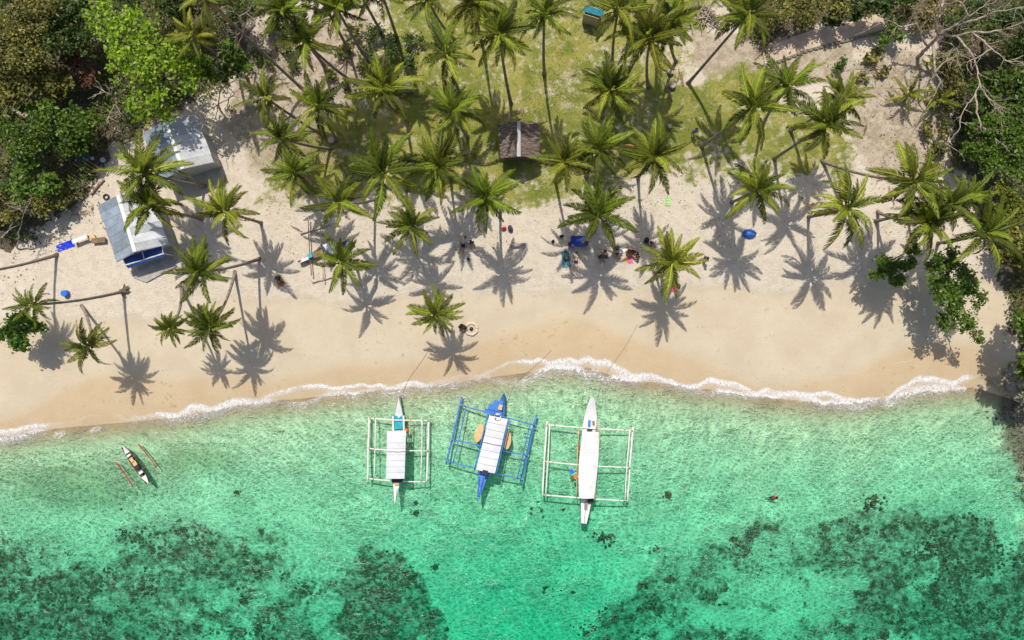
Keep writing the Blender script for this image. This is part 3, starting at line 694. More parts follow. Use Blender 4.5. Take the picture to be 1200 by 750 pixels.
# ------------------------------------------------------------------ broadleaf trees
def leaves(centers, radii, n_per, size, cols, seed, flat=.35):
    """leaf blades (folded diamonds) gathered in sprays through a set of spheres"""
    R = np.random.default_rng(seed); P = []; K = []
    for (c, r) in zip(centers, radii):
        m = max(6, int(n_per * r * r)); ns = max(5, int(4 * r * r + 4))
        d = R.normal(size=(ns, 3)); d /= np.linalg.norm(d, axis=1)[:, None]; d[:, 2] = np.abs(d[:, 2]) * .9 - .15
        sp = np.array(c)[None] + d * r * R.uniform(.45, 1.0, ns)[:, None] * np.array([1, 1, .7])
        w = R.integers(0, ns, m); g = R.normal(size=(m, 3)) * (r * .14 + .10) * np.array([1, 1, .6])
        P.append(sp[w] + g); K.append(R.uniform(.75, 1.25, ns)[w])
    P = np.concatenate(P); K = np.concatenate(K); n = len(P)
    az = R.uniform(0, 6.283, n); tilt = R.normal(0, flat, n) - .25; roll = R.normal(0, .5, n)
    s = size * R.choice([.55, .8, 1.0, 1.35], n) * R.uniform(.8, 1.2, n)
    ax = np.stack([np.cos(az) * np.cos(tilt), np.sin(az) * np.cos(tilt), np.sin(tilt)], 1)
    sd = np.stack([-np.sin(az) * np.cos(roll), np.cos(az) * np.cos(roll), np.sin(roll)], 1)
    up = np.cross(ax, sd)
    V = np.stack([P - ax * s[:, None] * .5, P + sd * s[:, None] * .30 + up * s[:, None] * .08, P + ax * s[:, None] * .5, P - sd * s[:, None] * .30 + up * s[:, None] * .08], 1).reshape(-1, 3)
    b = (np.arange(n) * 4)[:, None]; F = np.concatenate([b + np.array([[0, 1, 2]]), b + np.array([[0, 2, 3]])])
    cols = np.array(cols); c = cols[R.integers(0, len(cols), n)] * (K * R.uniform(.75, 1.25, n))[:, None]
    return V, F, np.repeat(c, 4, 0)

GREEN_BRIGHT = [(.19, .31, .010), (.25, .37, .012), (.13, .22, .010)]
GREEN_MID = [(.085, .155, .012), (.13, .205, .016), (.05, .10, .010)]
GREEN_DARK = [(.035, .070, .010), (.055, .095, .012), (.085, .125, .018)]
OLIVE = [(.21, .20, .035), (.13, .14, .025), (.29, .25, .055), (.07, .09, .018)]
DRYG = [(.20, .17, .06), (.13, .12, .03), (.28, .22, .09)]
REDB = [(.13, .05, .025), (.09, .045, .025), (.16, .08, .035)]
def tree(name, blobs, base, cols, label, cat, n_per=130, size=.30, group=None, seed=0, trunk_r=.16, flat=.35):
    """blobs: (px, py, height above ground, radius m); base: photo pixel of the foot"""
    g = at(*base); root = empty(name, g); tag(root, label, cat, group); rr = random.Random(seed)
    cs = [local(root, atz(x, y, 1 + h)) for (x, y, h, r) in blobs]
    cen = sum(cs, Vector()) / len(cs); fork = Vector((cen.x * .45, cen.y * .45, max(.25, cen.z * .45)))
    b = MB(); b.tube([(0, 0, -.2), fork * .5 + Vector((.08, -.05, 0)), fork], [trunk_r * 1.25, trunk_r, trunk_r * .85], 7); b.build('trunk', M['bark'], root, smooth=True)
    b = MB()
    for c in cs:
        mid = fork.lerp(c, .5) + Vector((rr.uniform(-.2, .2), rr.uniform(-.2, .2), .15)); b.tube([fork, mid, c], [trunk_r * .6, trunk_r * .38, trunk_r * .12], 5)
        for k in range(5):
            e = c + Vector((rr.uniform(-1, 1), rr.uniform(-1, 1), rr.uniform(-.2, .7))) * .9; b.tube([mid.lerp(c, .6), (c + e) / 2 + Vector((0, 0, .1)), e], [trunk_r * .2, trunk_r * .12, .012], 4)
    b.build('limbs', M['bark'], root)
    V, F, C = leaves(cs, [r for (_, _, _, r) in blobs], n_per, size, cols, seed + 1, flat)
    link('crown', np_mesh('crown', V, F, False, C), M['leaf'], root)
    return root

tree('broadleaf_tree', [(118, 22, 7, 1.5), (138, 42, 7.5, 1.6), (160, 30, 7.5, 1.5), (150, 62, 8, 1.7), (180, 48, 8, 1.7), (172, 78, 8, 1.8), (200, 68, 7.5, 1.7), (216, 92, 6.5, 1.5), (180, 108, 7, 1.6), (165, 128, 6, 1.3), (192, 122, 6, 1.3), (138, 85, 6, .9), (225, 75, 6.5, 1.1)],
     (205, 108), GREEN_BRIGHT, 'bright yellow-green broadleaf tree overhanging the rear tin-roofed hut', 'tree', 125, .34, seed=10, trunk_r=.22)
TREES = [
    ([(20, 30, 6, 2.2), (45, 12, 6, 1.8), (8, 62, 6, 2.0), (35, 60, 5.5, 1.7), (-25, 25, 6, 2.2)], (60, 60), OLIVE, 'olive yellowish tree at the wooded edge above the fallen log'),
    ([(70, 20, 4.5, 1.7), (90, 45, 4, 1.5), (62, 45, 5, 1.5), (95, 12, 4, 1.4)], (90, 50), GREEN_DARK, 'dark green tree wedged between olive tree and bright green tree'),
    ([(88, 72, 3, 1.1), (100, 62, 3, .9), (75, 88, 2.6, 1.0), (105, 92, 2.4, .8)], (100, 82), REDB, 'reddish brown withered shrub beside the bright green tree'),
    ([(50, 92, 4, 1.5), (25, 100, 4.5, 1.6), (70, 105, 3.2, 1.1), (5, 110, 5, 1.7)], (60, 105), OLIVE, 'low olive shrubs just uphill of the fallen log'),
    ([(58, 138, 4, 1.4), (85, 148, 3.5, 1.5), (105, 140, 3, 1.2), (78, 165, 3, 1.2), (100, 162, 2.6, 1.1), (40, 128, 4, 1.0)], (98, 155), GREEN_MID, 'mid green leafy tree behind the blue rubbish heap'),
    ([(20, 165, 4.5, 1.8), (45, 160, 4, 1.3), (5, 140, 4.5, 1.4), (-20, 160, 5, 2)], (50, 170), GREEN_MID, 'dense green tree at the lower end of the fallen log'),
    ([(28, 198, 3.5, 1.4), (48, 212, 3, 1.2), (18, 222, 3.4, 1.2), (62, 222, 2.4, .8)], (50, 212), [(.12, .22, .02), (.16, .25, .03), (.08, .15, .015)], 'light green shrub at the front of the left thicket'),
    ([(10, 245, 3, 1.4), (45, 240, 2.4, 1.0), (65, 235, 1.8, .8), (-20, 230, 4, 1.6)], (45, 248), OLIVE, 'straggly olive shrub over the dry slope near the blue tarp'),
    ([(270, 62, 6, 1.0), (285, 78, 5, 1.1), (262, 84, 4.5, .9), (240, 82, 5.5, 1.0)], (290, 92), GREEN_MID, 'small green tree between bright green tree and sandy clearing'),
    ([(150, -20, 6, 1.8), (195, -10, 6, 1.7), (250, -15, 5, 1.8), (215, 15, 4, 1.3), (290, 8, 4, 1.6)], (235, 15), GREEN_DARK, 'shadowy dark tree behind the bright green tree'),
    ([(440, 38, .9, .9), (462, 55, .8, 1.0), (485, 48, .8, .8), (476, 74, .7, .8), (450, 78, .7, .7), (430, 60, .8, .7)], (460, 58), GREEN_DARK, 'low green shrubs standing in for dark palm shade inland of the blue-cloth table'),  # low plants, with dark palm shade put into their shape and leaf colour
    ([(1078, 22, 1.2, .9), (1092, 8, 1.4, .9), (1066, 8, 1.2, .8), (1088, 30, 1, .6)], (1080, 18), DRYG, 'dry straw-brown scrub under the fine branches of the big bare tree'),
    ([(1112, 85, 1.2, .9), (1120, 105, 1.2, .9), (1108, 125, 1, .7), (1116, 62, 1.2, .7)], (1112, 105), DRYG + OLIVE, 'withered brown scrub along the thicket edge by the young palms'),
    ([(1020, 70, .4, .55), (1035, 85, .35, .5), (1010, 90, .35, .45), (1028, 60, .4, .4)], (1022, 78), OLIVE, 'sparse low weeds on the bare soil between path and young palms'),
    ([(1085, 150, .6, .7), (1100, 172, .7, .8), (1092, 192, .6, .6), (1108, 150, .7, .6)], (1094, 168), OLIVE + GREEN_DARK, 'low olive scrub seaward of the young palms'),
    ([(320, 30, .6, .8), (335, 55, .5, .7), (310, 72, .5, .7), (345, 78, .4, .5)], (322, 52), OLIVE + GREEN_DARK, 'low scrub at the inland end of the sandy clearing'),
    ([(402, 58, .5, .7), (415, 38, .6, .7), (388, 85, .4, .6), (425, 82, .5, .6), (405, 100, .4, .5)], (405, 65), GREEN_DARK + OLIVE, 'low leafy undergrowth between sandy clearing and grass'),
    ([(1150, 160, 4, 1.6), (1175, 145, 4.5, 1.7), (1190, 175, 4, 1.6), (1160, 190, 3.6, 1.4), (1140, 180, 3.2, 1.1), (1195, 200, 4, 1.4)], (1130, 190), GREEN_MID, 'dense green thicket tree below the big bare tree'),
    ([(1180, 105, 4.5, 1.7), (1155, 118, 4, 1.4), (1195, 128, 4.5, 1.5), (1150, 95, 3.6, 1.0), (1215, 105, 5, 2)], (1140, 120), GREEN_DARK + GREEN_MID, 'dark tree under the bare branches at the thicket edge'),
    ([(1190, 60, 4, 1.6), (1170, 30, 4, 1.4), (1195, 20, 4.5, 1.5), (1140, 8, 4, 1.2), (1215, 45, 5, 2)], (1150, 50), GREEN_DARK, 'dark leafy tree behind the big bare tree'),
    ([(1180, 225, 3.2, 1.2), (1195, 245, 3.4, 1.2), (1172, 245, 2.6, .9)], (1160, 235), [(.16, .20, .02), (.22, .20, .03), (.10, .15, .015)], 'yellowish green shrub next to the palms by the thicket'),
    ([(1185, 275, 3, 1.3), (1198, 300, 3, 1.3), (1180, 300, 2.4, 1.0), (1220, 290, 4, 1.8)], (1165, 285), OLIVE, 'olive dry-looking shrub above the beach almond trees'),
    ([(925, 8, 3, 1.3), (955, 12, 2.6, 1.2), (900, 22, 2.2, 1.0), (985, 5, 2.8, 1.3), (945, 28, 1.8, .8)], (930, 25), OLIVE, 'olive scrub bush along the upper side of the path'),
    ([(1015, 2, 3, 1.2), (1035, 8, 2.6, 1.0), (1058, -4, 3, 1.3), (975, 22, 1.6, .8), (1000, 15, 1.8, .8)], (1010, 15), GREEN_DARK, 'dark scrub bush at the end of the path'),
    ([(1042, 32, 1.6, .8), (1050, 45, 1.3, .7), (1036, 48, 1.2, .6), (1056, 28, 1.6, .6)], (1044, 42), [(.14, .22, .02), (.10, .17, .018)], 'small light green bush at the path end beside the bare tree'),
    ([(986, 73, .6, .5), (980, 80, .5, .4)], (984, 77), GREEN_MID, 'small green weed clump on bare soil under the path'),
    ([(1035, 308, 4, 1.0), (1050, 318, 4.2, 1.1), (1062, 305, 4, .8), (1028, 322, 3.6, .7), (1048, 332, 3.4, .6), (1072, 292, 3.8, .6)], (1030, 305), GREEN_MID, 'small glossy almond tree on the sand, seaward of the thicket palms'),
    ([(1108, 305, 4.6, 1.2), (1100, 330, 4.8, 1.2), (1125, 325, 5, 1.4), (1115, 350, 5, 1.4), (1140, 345, 4.6, 1.1), (1130, 372, 4.4, 1.1), (1110, 375, 4.2, .9), (1145, 395, 3.6, .6), (1095, 310, 4.2, .8)], (1105, 320), GREEN_MID, 'large spreading almond tree overhanging the open sand'),
    ([(1215, 385, 5.5, 1.5), (1200, 380, 5, .9), (1230, 410, 6, 1.8), (1212, 425, 5.5, 1.2), (1250, 380, 6, 2), (1198, 432, 4.5, .8), (1240, 440, 6, 1.6), (1222, 350, 5.5, 1.3)], (1205, 395), GREEN_MID, 'leafy tree leaning over the rocky point and shading the sand'),
    ([(22, 378, 3.6, 1.2), (12, 395, 3.2, 1.1), (32, 392, 3.2, 1.2), (20, 405, 2.8, .9), (42, 378, 3, .8)], (45, 385), [(.09, .19, .012), (.12, .22, .015), (.06, .13, .012)], 'round bright leafy bush at the back of the lower sand'),
]
SZ = (.24, .36, .28, .42, .31)
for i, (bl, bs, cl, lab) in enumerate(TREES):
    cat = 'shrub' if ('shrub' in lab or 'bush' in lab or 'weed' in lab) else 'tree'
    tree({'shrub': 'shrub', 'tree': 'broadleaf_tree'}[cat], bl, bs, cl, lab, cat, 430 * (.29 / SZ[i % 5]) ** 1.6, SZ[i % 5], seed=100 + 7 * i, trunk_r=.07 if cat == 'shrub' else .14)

# ------------------------------------------------------------------ bare trees
def bare_tree(name, label, branches, twigs, seed, r0, twig_len=1.1):
    g = at(*branches[0][0][:2]); root = empty(name, g); tag(root, label, 'dead tree'); rr = random.Random(seed); tw = MB()
    for bi, pl in enumerate(branches):
        pts = [local(root, atz(x, y, 1 + h)) for (x, y, h) in pl]
        if bi == 0: pts[0] = Vector((0, 0, -.15))
        fine = []                            # subdivide with wobble
        for i in range(len(pts) - 1):
            for k in range(4):
                t = k / 4; q = pts[i].lerp(pts[i + 1], t)
                if k: q += Vector((rr.uniform(-1, 1), rr.uniform(-1, 1), rr.uniform(-1, 1))) * (pts[i + 1] - pts[i]).length * .05
                fine.append(q)
        fine.append(pts[-1]); n = len(fine); ra = r0 * (1.0 if bi == 0 else rr.uniform(.42, .62)); rb = r0 * (.6 if bi == 0 else .12)
        b = MB(); b.tube(fine, [ra + (rb - ra) * i / (n - 1) for i in range(n)], 7)
        b.build('trunk' if bi == 0 else 'branch', M['deadwood'], root, smooth=True)
        if bi:
            for k in range(twigs):
                i = rr.randint(max(1, n // 3), n - 1); q = fine[i].copy(); d = Vector((rr.uniform(-1, 1), rr.uniform(-1, 1), rr.uniform(-.3, .8))).normalized()
                d = (d + (fine[i] - fine[i - 1]).normalized() * .9).normalized(); Lt = twig_len * rr.uniform(.4, 1.3); P = [q]
                for s in range(5):
                    d = (d + Vector((rr.uniform(-1, 1), rr.uniform(-1, 1), rr.uniform(-.6, .8))) * .38).normalized(); P.append(P[-1] + d * Lt / 5)
                    if rr.random() < .6:
                        e = P[-1] + (d + Vector((rr.uniform(-1, 1), rr.uniform(-1, 1), rr.uniform(-.5, .8))) * .8) * Lt * .3
                        tw.tube([P[-1], (P[-1] + e) / 2 + Vector((rr.uniform(-.05, .05), rr.uniform(-.05, .05), .03)), e], [.016, .012, .006], 4)
                tw.tube(P, [.032, .027, .022, .018, .013, .007], 5)
    tag(tw.build('twigs', M['deadwood'], root), kind='stuff')
    return root
bare_tree('bare_tree', 'big bleached bare tree sprawling its leafless branches over the thicket', [
    [(1076, 68, 0), (1082, 60, 1.2), (1092, 50, 2.4), (1100, 41, 3.4)],
    [(1100, 41, 3.4), (1117, 31, 4.6), (1135, 20, 5.6), (1152, 8, 6.6), (1165, -4, 7.2)], [(1100, 41, 3.4), (1120, 42, 4), (1138, 38, 5), (1150, 46, 5.8), (1162, 57, 6.2), (1178, 71, 6.6), (1202, 73, 7)],
    [(1138, 38, 5), (1160, 38, 6), (1180, 33, 7), (1204, 25, 8)], [(1117, 31, 4.6), (1140, 24, 5.6), (1155, 19, 6), (1165, 14, 7), (1185, 11, 8), (1204, 8, 8.4)],
    [(1162, 57, 6.2), (1150, 65, 5.6), (1134, 73, 5.2)], [(1120, 42, 4), (1135, 58, 4.8), (1142, 70, 4.8), (1146, 85, 5), (1148, 98, 5), (1140, 115, 4.8), (1130, 128, 4.6), (1122, 155, 4.2), (1108, 168, 4)],
    [(1148, 98, 5), (1158, 115, 5), (1172, 129, 5)], [(1143, 110, 4.8), (1144, 132, 4.8), (1150, 148, 4.8), (1164, 156, 4.6), (1168, 170, 4.6)], [(1092, 50, 2.4), (1095, 72, 3), (1096, 85, 3.2), (1103, 96, 3.2), (1092, 116, 3)],
    [(1096, 85, 3.2), (1108, 72, 3.6), (1114, 60, 3.8)], [(1088, 55, 2), (1078, 36, 3.4), (1070, 20, 4.4), (1079, 5, 5.4)], [(1100, 41, 3.4), (1096, 24, 4.6), (1104, 10, 5.8), (1100, -5, 6.5)],
    [(1074, 28, 3.8), (1058, 32, 4.2), (1042, 24, 4.8)], [(1135, 20, 5.6), (1128, 4, 6.4), (1140, -8, 7)], [(1100, 48, 3), (1116, 52, 3.4), (1124, 62, 3.4), (1110, 72, 3.4)]], 9, 21, .20, 1.5)
bare_tree('bare_tree', 'small bare tree casting its twiggy shade beside the rear tin-roofed hut', [
    [(258, 130, 0), (257, 126, 1.2), (256, 122, 2.2)], [(256, 122, 2.2), (257, 110, 3.4), (262, 102, 4.4), (268, 98, 5)], [(256, 122, 2.2), (247, 128, 3), (234, 135, 3.8)],
    [(256, 122, 2.2), (268, 116, 3.2), (276, 108, 4.4)], [(256, 122, 2.2), (253, 136, 3), (250, 147, 3.4), (238, 146, 3.8)], [(262, 102, 4.4), (272, 96, 5.4), (284, 90, 6)], [(268, 116, 3.2), (266, 130, 3.6), (272, 138, 3.8)]], 8, 33, .10, .9)
bare_tree('bare_tree', 'pale bare tree with tangled branches behind the yellowing palm', [
    [(285, 66, 0), (283, 60, 1.5), (280, 52, 3)], [(280, 52, 3), (270, 54, 4.2), (256, 64, 5), (242, 75, 5.4)], [(280, 52, 3), (277, 42, 4.4), (272, 36, 5.4)], [(280, 52, 3), (286, 36, 4.4), (280, 20, 6), (268, 6, 7), (252, 12, 7.4)],
    [(280, 20, 6), (292, 12, 6.6), (300, -4, 7)], [(268, 6, 7), (262, -6, 7.6)], [(256, 64, 5), (262, 74, 5.2)], [(277, 42, 4.4), (290, 30, 5), (300, 14, 5.6)]], 7, 55, .11, 1.1)
bare_tree('bare_tree', 'brown withered bare sapling below the bright green tree', [
    [(138, 142, 0), (136, 132, 1), (135, 122, 2)], [(135, 122, 2), (132, 112, 3), (127, 102, 3.6)], [(135, 122, 2), (130, 130, 2.6), (126, 138, 2.8)], [(132, 112, 3), (120, 106, 3.4), (112, 112, 3.6)], [(135, 122, 2), (140, 130, 2.6), (141, 138, 3)]], 8, 77, .07, .8)
bare_tree('bare_tree', 'thin bare tree with forked stem on the dry slope above the blue tarp', [
    [(20, 292, 0), (20, 280, 1.5), (24, 266, 2.6)], [(24, 266, 2.6), (28, 250, 3.6), (36, 236, 4.6)], [(24, 262, 2.8), (12, 268, 3.2), (3, 276, 3.6)], [(28, 250, 3.6), (20, 240, 4)]], 7, 88, .08, .9)

# fallen logs
def log(pts, r, label, mat='bark_palm', name='fallen_log'):
    P = [at(x, y, r * .8) for (x, y) in pts]; o0 = P[0]; b = MB(); Q = []
    for i in range(len(P) - 1):
        for k in range(4): Q.append(P[i].lerp(P[i + 1], k / 4) + Vector((rnd.uniform(-.04, .04), rnd.uniform(-.04, .04), 0)))
    Q.append(P[-1]); n = len(Q)
    b.tube(Q, [r * (1 - .3 * i / n) for i in range(n)], 8); tag(b.build(name, M[mat], smooth=True, origin=o0, loc=o0), label, 'log')
log([(-10, 122), (20, 133), (45, 141), (69, 150)], .30, 'long grey fallen log lying in the left thicket', 'deadwood')
log([(107, 228), (114, 219), (122, 211)], .12, 'short reddish log beside the front hut', 'wood')
log([(1205, 82), (1170, 100), (1140, 117), (1122, 126)], .2, 'slanting fallen trunk resting in the right thicket', 'bark_palm')
log([(1165, 296), (1180, 294), (1200, 292)], .1, 'thin pale fallen pole above the almond tree', 'deadwood')

# ------------------------------------------------------------------ undergrowth, litter, grass: uncountable
def scatter(n, maskf, box, hmin, hmax, size, cols, seed, name, label, cat, flat=.35, mat='leaf', wf=.22):
    R = np.random.default_rng(seed); px = R.uniform(box[0], box[2], n); py = R.uniform(box[1], box[3], n)
    k = R.uniform(0, 1, n) < maskf(px, py); px = px[k]; py = py[k]; n = len(px)
    x = (px - 600) * 65 / FPX; y = (375 - py) * 65 / FPX
    z = hgt(x, y) + R.uniform(0, 1, n) ** 1.5 * (hmax - hmin) * (.3 + 1.1 * fbm(x, y, 1.6, seed)) + hmin
    az = R.uniform(0, 6.283, n); tilt = R.normal(0, flat, n); roll = R.normal(0, flat, n); s = size * R.uniform(.5, 1.4, n)
    P = np.stack([x, y, z], 1)
    ax_ = np.stack([np.cos(az) * np.cos(tilt), np.sin(az) * np.cos(tilt), np.sin(tilt)], 1); sd = np.stack([-np.sin(az) * np.cos(roll), np.cos(az) * np.cos(roll), np.sin(roll)], 1)
    V = np.stack([P - ax_ * s[:, None] * .5, P + sd * s[:, None] * wf + [0, 0, .01], P + ax_ * s[:, None] * .5, P - sd * s[:, None] * wf + [0, 0, .01]], 1).reshape(-1, 3)
    b = (np.arange(n) * 4)[:, None]; F = np.concatenate([b + np.array([[0, 1, 2]]), b + np.array([[0, 2, 3]])])
    cols = np.array(cols); g = (.6 + .8 * fbm(x, y, 2.5, seed + 5)) * R.uniform(.7, 1.3, n)
    pick = np.clip((fbm(x, y, 3.0, seed + 8) - .5) * 2.4 + .5 + R.normal(0, .18, n), 0, .999); c = cols[(pick * len(cols)).astype(int)] * g[:, None]
    tag(link(name, np_mesh(name, V, F, False, np.repeat(c, 4, 0)), M[mat]), label, cat, kind='stuff')
BOXL = (-120, -90, 320, 310); BOXR = (1085, -90, 1310, 480); BOXT = (840, -90, 1115, 60)
fmask = lambda px, py: forest_mask(px, py) * np.clip((fbm(px, py, 26, 301) - .24) * 3.2, 0, 1)
scatter(60000, fmask, BOXL, .05, 1.7, .30, GREEN_DARK + GREEN_MID + OLIVE, 501, 'undergrowth', 'tangled dark undergrowth filling the left thicket', 'undergrowth')
scatter(42000, fmask, BOXR, .05, 1.5, .29, GREEN_DARK + GREEN_MID + OLIVE, 502, 'undergrowth', 'tangled green undergrowth filling the right thicket', 'undergrowth')
scatter(20000, fmask, BOXT, .05, 1.0, .25, OLIVE + GREEN_MID + DRYG, 503, 'undergrowth', 'dry olive undergrowth above the path', 'undergrowth')
LIT = [(.30, .21, .13), (.20, .14, .09), (.38, .29, .19), (.14, .10, .07), (.42, .36, .28)]
def litmask(px, py):
    j = (vnoise(px, py, 18, 141) - .5) * 70; k_ = (vnoise(px, py, 18, 143) - .5) * 70
    near = in_poly(px + j, py + k_, FOREST_L) | in_poly(px + j, py + k_, FOREST_R) | in_poly(px + j, py + k_, SCRUB_T) | in_poly(px + j, py + k_, [(990, 40), (1110, 40), (1130, 220), (1150, 310), (1090, 300), (1010, 160)]) | in_poly(px + j, py + k_, [(60, 180), (140, 165), (120, 260), (60, 300), (0, 330), (0, 280)])
    clear = in_poly(px + j * .6, py + k_ * .6, [(300, 20), (440, 20), (440, 200), (300, 215)])
    return np.where(near, .55, np.where(clear, .5, 0))
scatter(34000, litmask, (-80, -60, 1290, 345), .01, .10, .22, LIT, 504, 'leaf_litter', 'brown dry leaf litter strewn below the trees and shrubs', 'leaf litter', flat=.3, mat='dry')
gsp = lambda px, py: grass_mask(px, py) * np.clip((fbm(px, py, 30, 311) - .36) * 4.0, .04, 1)
scatter(42000, gsp, (300, -60, 1030, 260), .005, .05, .13, [(.16, .19, .028), (.23, .24, .04), (.12, .16, .02), (.29, .27, .06)], 505, 'grass', 'short patchy grass tufts on the sandy ground of the palm grove', 'grass', flat=.6)
gs2 = lambda px, py: np.clip((fbm(px, py, 20, 321) - .52) * 5.0, 0, 1) * (np.interp(px, [290, 1100], [300, 290]) > py)
scatter(7000, gs2, (290, 190, 1100, 300), .005, .05, .16, [(.33, .27, .09), (.24, .22, .07), (.16, .18, .04), (.38, .33, .16)], 506, 'dry_grass', 'sparse straw-coloured grass where the grove meets the beach', 'grass', flat=.6)
wr = lambda px, py: np.exp(-((py - np.interp(px, [0, 150, 300, 450, 600, 750, 900, 1000, 1100], [405, 445, 420, 400, 402, 378, 384, 385, 395]) - (vnoise(px, px * 0, 40, 9) - .5) * 18) / 4.) ** 2) * np.clip((vnoise(px, px * 0, 25, 19) - .35) * 2, 0, .8)
scatter(3800, wr, (-20, 340, 1120, 470), .005, .03, .09, [(.07, .05, .03), (.14, .10, .06), (.04, .035, .03)], 507, 'beach_wrack', 'thin line of dark seaweed bits and husks left by the tide', 'seaweed', flat=.2, mat='dry')

# dry fronds shed on the ground
DRY_ME = [frond_mesh(80 + i, .25 + .1 * i, .25, .42) for i in range(3)]
R_ = random.Random(77); k = 0
for (x0, y0, x1, y1, n) in ((300, 60, 440, 200, 14), (440, 60, 640, 250, 8), (640, 60, 1000, 240, 8), (1000, 90, 1110, 290, 12), (330, 215, 560, 300, 4), (60, 190, 130, 290, 6)):
    for i in range(n):
        q = at(R_.uniform(x0, x1), R_.uniform(y0, y1)); o = bpy.data.objects.new('fallen_frond', R_.choice(DRY_ME)); COL.objects.link(o); s_ = R_.uniform(1.1, 2.0)
        o.location = (q.x, q.y, q.z + .16); o.scale = (s_, s_ * .75, s_ * .45); o.rotation_euler = (R_.uniform(-.2, .2), -.05, R_.uniform(0, 6.28)); c = R_.uniform(.7, 1.2)
        o.color = (.21 * c, .155 * c, .10 * c, 1); tag(o, 'dry brown palm frond shed on the ground between the palms', 'fallen frond', 'fallen dry fronds')

TW = [(.34, .26, .18), (.22, .16, .11), (.12, .09, .06), (.42, .34, .26)]
def brush(px, py):
    j = (fbm(px, py, 24, 841) - .5) * 60; k_ = (fbm(px, py, 24, 843) - .5) * 60
    return (in_poly(px + j, py + k_, [(1045, -60), (1290, -60), (1290, 90), (1150, 140), (1110, 130), (1085, 60), (1060, 40)]) | in_poly(px + j, py + k_, [(70, 55), (140, 60), (160, 150), (120, 200), (75, 240), (0, 290), (-60, 290), (-60, 235), (60, 215), (100, 170)]) | in_poly(px + j, py + k_, [(230, -60), (300, -60), (300, 90), (235, 80)])).astype(float) * .8 + (in_poly(px + j, py + k_, [(1000, 70), (1115, 60), (1150, 300), (1080, 290), (1010, 170)]) | in_poly(px + j, py + k_, [(300, 30), (430, 30), (420, 200), (300, 210)]) | in_poly(px + j, py + k_, [(735, -30), (860, -30), (850, 20), (740, 25)])).astype(float) * .22
scatter(30000, brush, (-80, -70, 1290, 310), .02, .8, .75, TW, 508, 'dry_brush', 'tangle of thin dry sticks and twigs lying under the thickets', 'brushwood', flat=.3, mat='dry', wf=.022)
# ------------------------------------------------------------------ huts
def tin_hut(label, ridge, left, right, ze, zr, nsheet, awning=None):
    r0, r1 = atz(*ridge[0], 1 + zr), atz(*ridge[1], 1 + zr); l0, l1 = atz(*left[0], 1 + ze), atz(*left[1], 1 + ze); e0, e1 = atz(*right[0], 1 + ze), atz(*right[1], 1 + ze)
    cen = (l0 + l1 + e0 + e1) / 4; g = Vector((cen.x, cen.y, H(cen.x, cen.y))); root = empty('tin_hut', g); tag(root, label, 'hut')
    gl = g.z - .1
    def ins(p): return Vector((cen.x + (p.x - cen.x) * .88, cen.y + (p.y - cen.y) * .88, 0))
    c4 = [ins(l0), ins(e0), ins(e1), ins(l1)]
    for i in range(4):                        # four walls of vertical boards
        a, b_ = c4[i], c4[(i + 1) % 4]; n = 7
        wl_ = None
        for k in range(n):
            p0 = a.lerp(b_, (k + .02) / n); p1 = a.lerp(b_, (k + .98) / n); b = MB()
            zt = 1 + ze + .02; b.bar(Vector((p0.x, p0.y, (gl + zt) / 2)), Vector((p1.x, p1.y, (gl + zt) / 2)), .05 + .012 * (k % 2), zt - gl)
            if wl_ is None: wl_ = b.build('wall', M['wall_white'], root, origin=g)
            else: b.build('board', M['wall_white'], wl_, origin=g)
        if i in (0, 2):                       # gable triangle
            m_ = a.lerp(b_, .5); b = MB(); b.add([(a.x, a.y, 1 + ze), (b_.x, b_.y, 1 + ze), (m_.x, m_.y, 1 + zr - .12)], [(0, 1, 2)]); b.build('gable', M['wall_white'], root, origin=g)
    def sheets(a0, a1, b0, b1, mat):          # a: ridge edge, b: eave edge
        nrm = (a1 - a0).cross(b0 - a0).normalized(); nrm = nrm if nrm.z > 0 else -nrm
        for k in range(nsheet):
            b = MB(); nc = 29; P = []
            for j in range(4):
                row = []
                for i in range(nc):
                    t = (k + i / (nc - 1) * 1.03) / nsheet; t = min(t, 1.0); q = a0.lerp(a1, t).lerp(b0.lerp(b1, t), j / 3.0 + (.012 * math.sin(k * 2.3) if j == 3 else 0))
                    row.append(q + nrm * (.02 * math.cos(i * math.pi / 2) + .012 * (k % 2) + .03))
                P.append(row)
            b.slab(P, .006); b.build('roof_sheet', mat, root, origin=g)
    sheets(r0, r1, l0, l1, M['tin_bluegrey']); sheets(r0, r1, e0, e1, M['tin'])  # darker blue-grey sheets on the left slope of each roof
    b = MB(); u = (r1 - r0).normalized(); lw = (l0 - r0).normalized() * .17; ew = (e0 - r0).normalized() * .17; up = Vector((0, 0, .075)); nseg = 6
    P = [[r0.lerp(r1, i / nseg) + lw + up, r0.lerp(r1, i / nseg) + up * 1.25, r0.lerp(r1, i / nseg) + ew + up] for i in range(nseg + 1)]
    b.slab(P, .012); b.build('ridge_cap', M['tin_ridge'], root, origin=g)
    for (p, q) in ((l0, r0), (r0, e0), (l1, r1), (r1, e1)):
        b = MB(); b.bar(p - Vector((0, 0, .05)), q - Vector((0, 0, .05)), .06, .1); b.build('barge_board', M['white_paint'], root, origin=g)
    return root, g, c4
hut1, _, _ = tin_hut('pale tin-roofed hut under the bright green tree, dappled with leaf shade', [(194, 142), (214, 198)], [(168, 157), (188, 213)], [(229, 134), (251, 190)], 2.5, 3.3, 6)
hut2, hg, _ = tin_hut('tin-roofed hut with a blue awning facing the beach', [(138, 229), (158, 295)], [(115, 241), (137, 307)], [(175, 222), (198, 286)], 2.3, 3.1, 7)
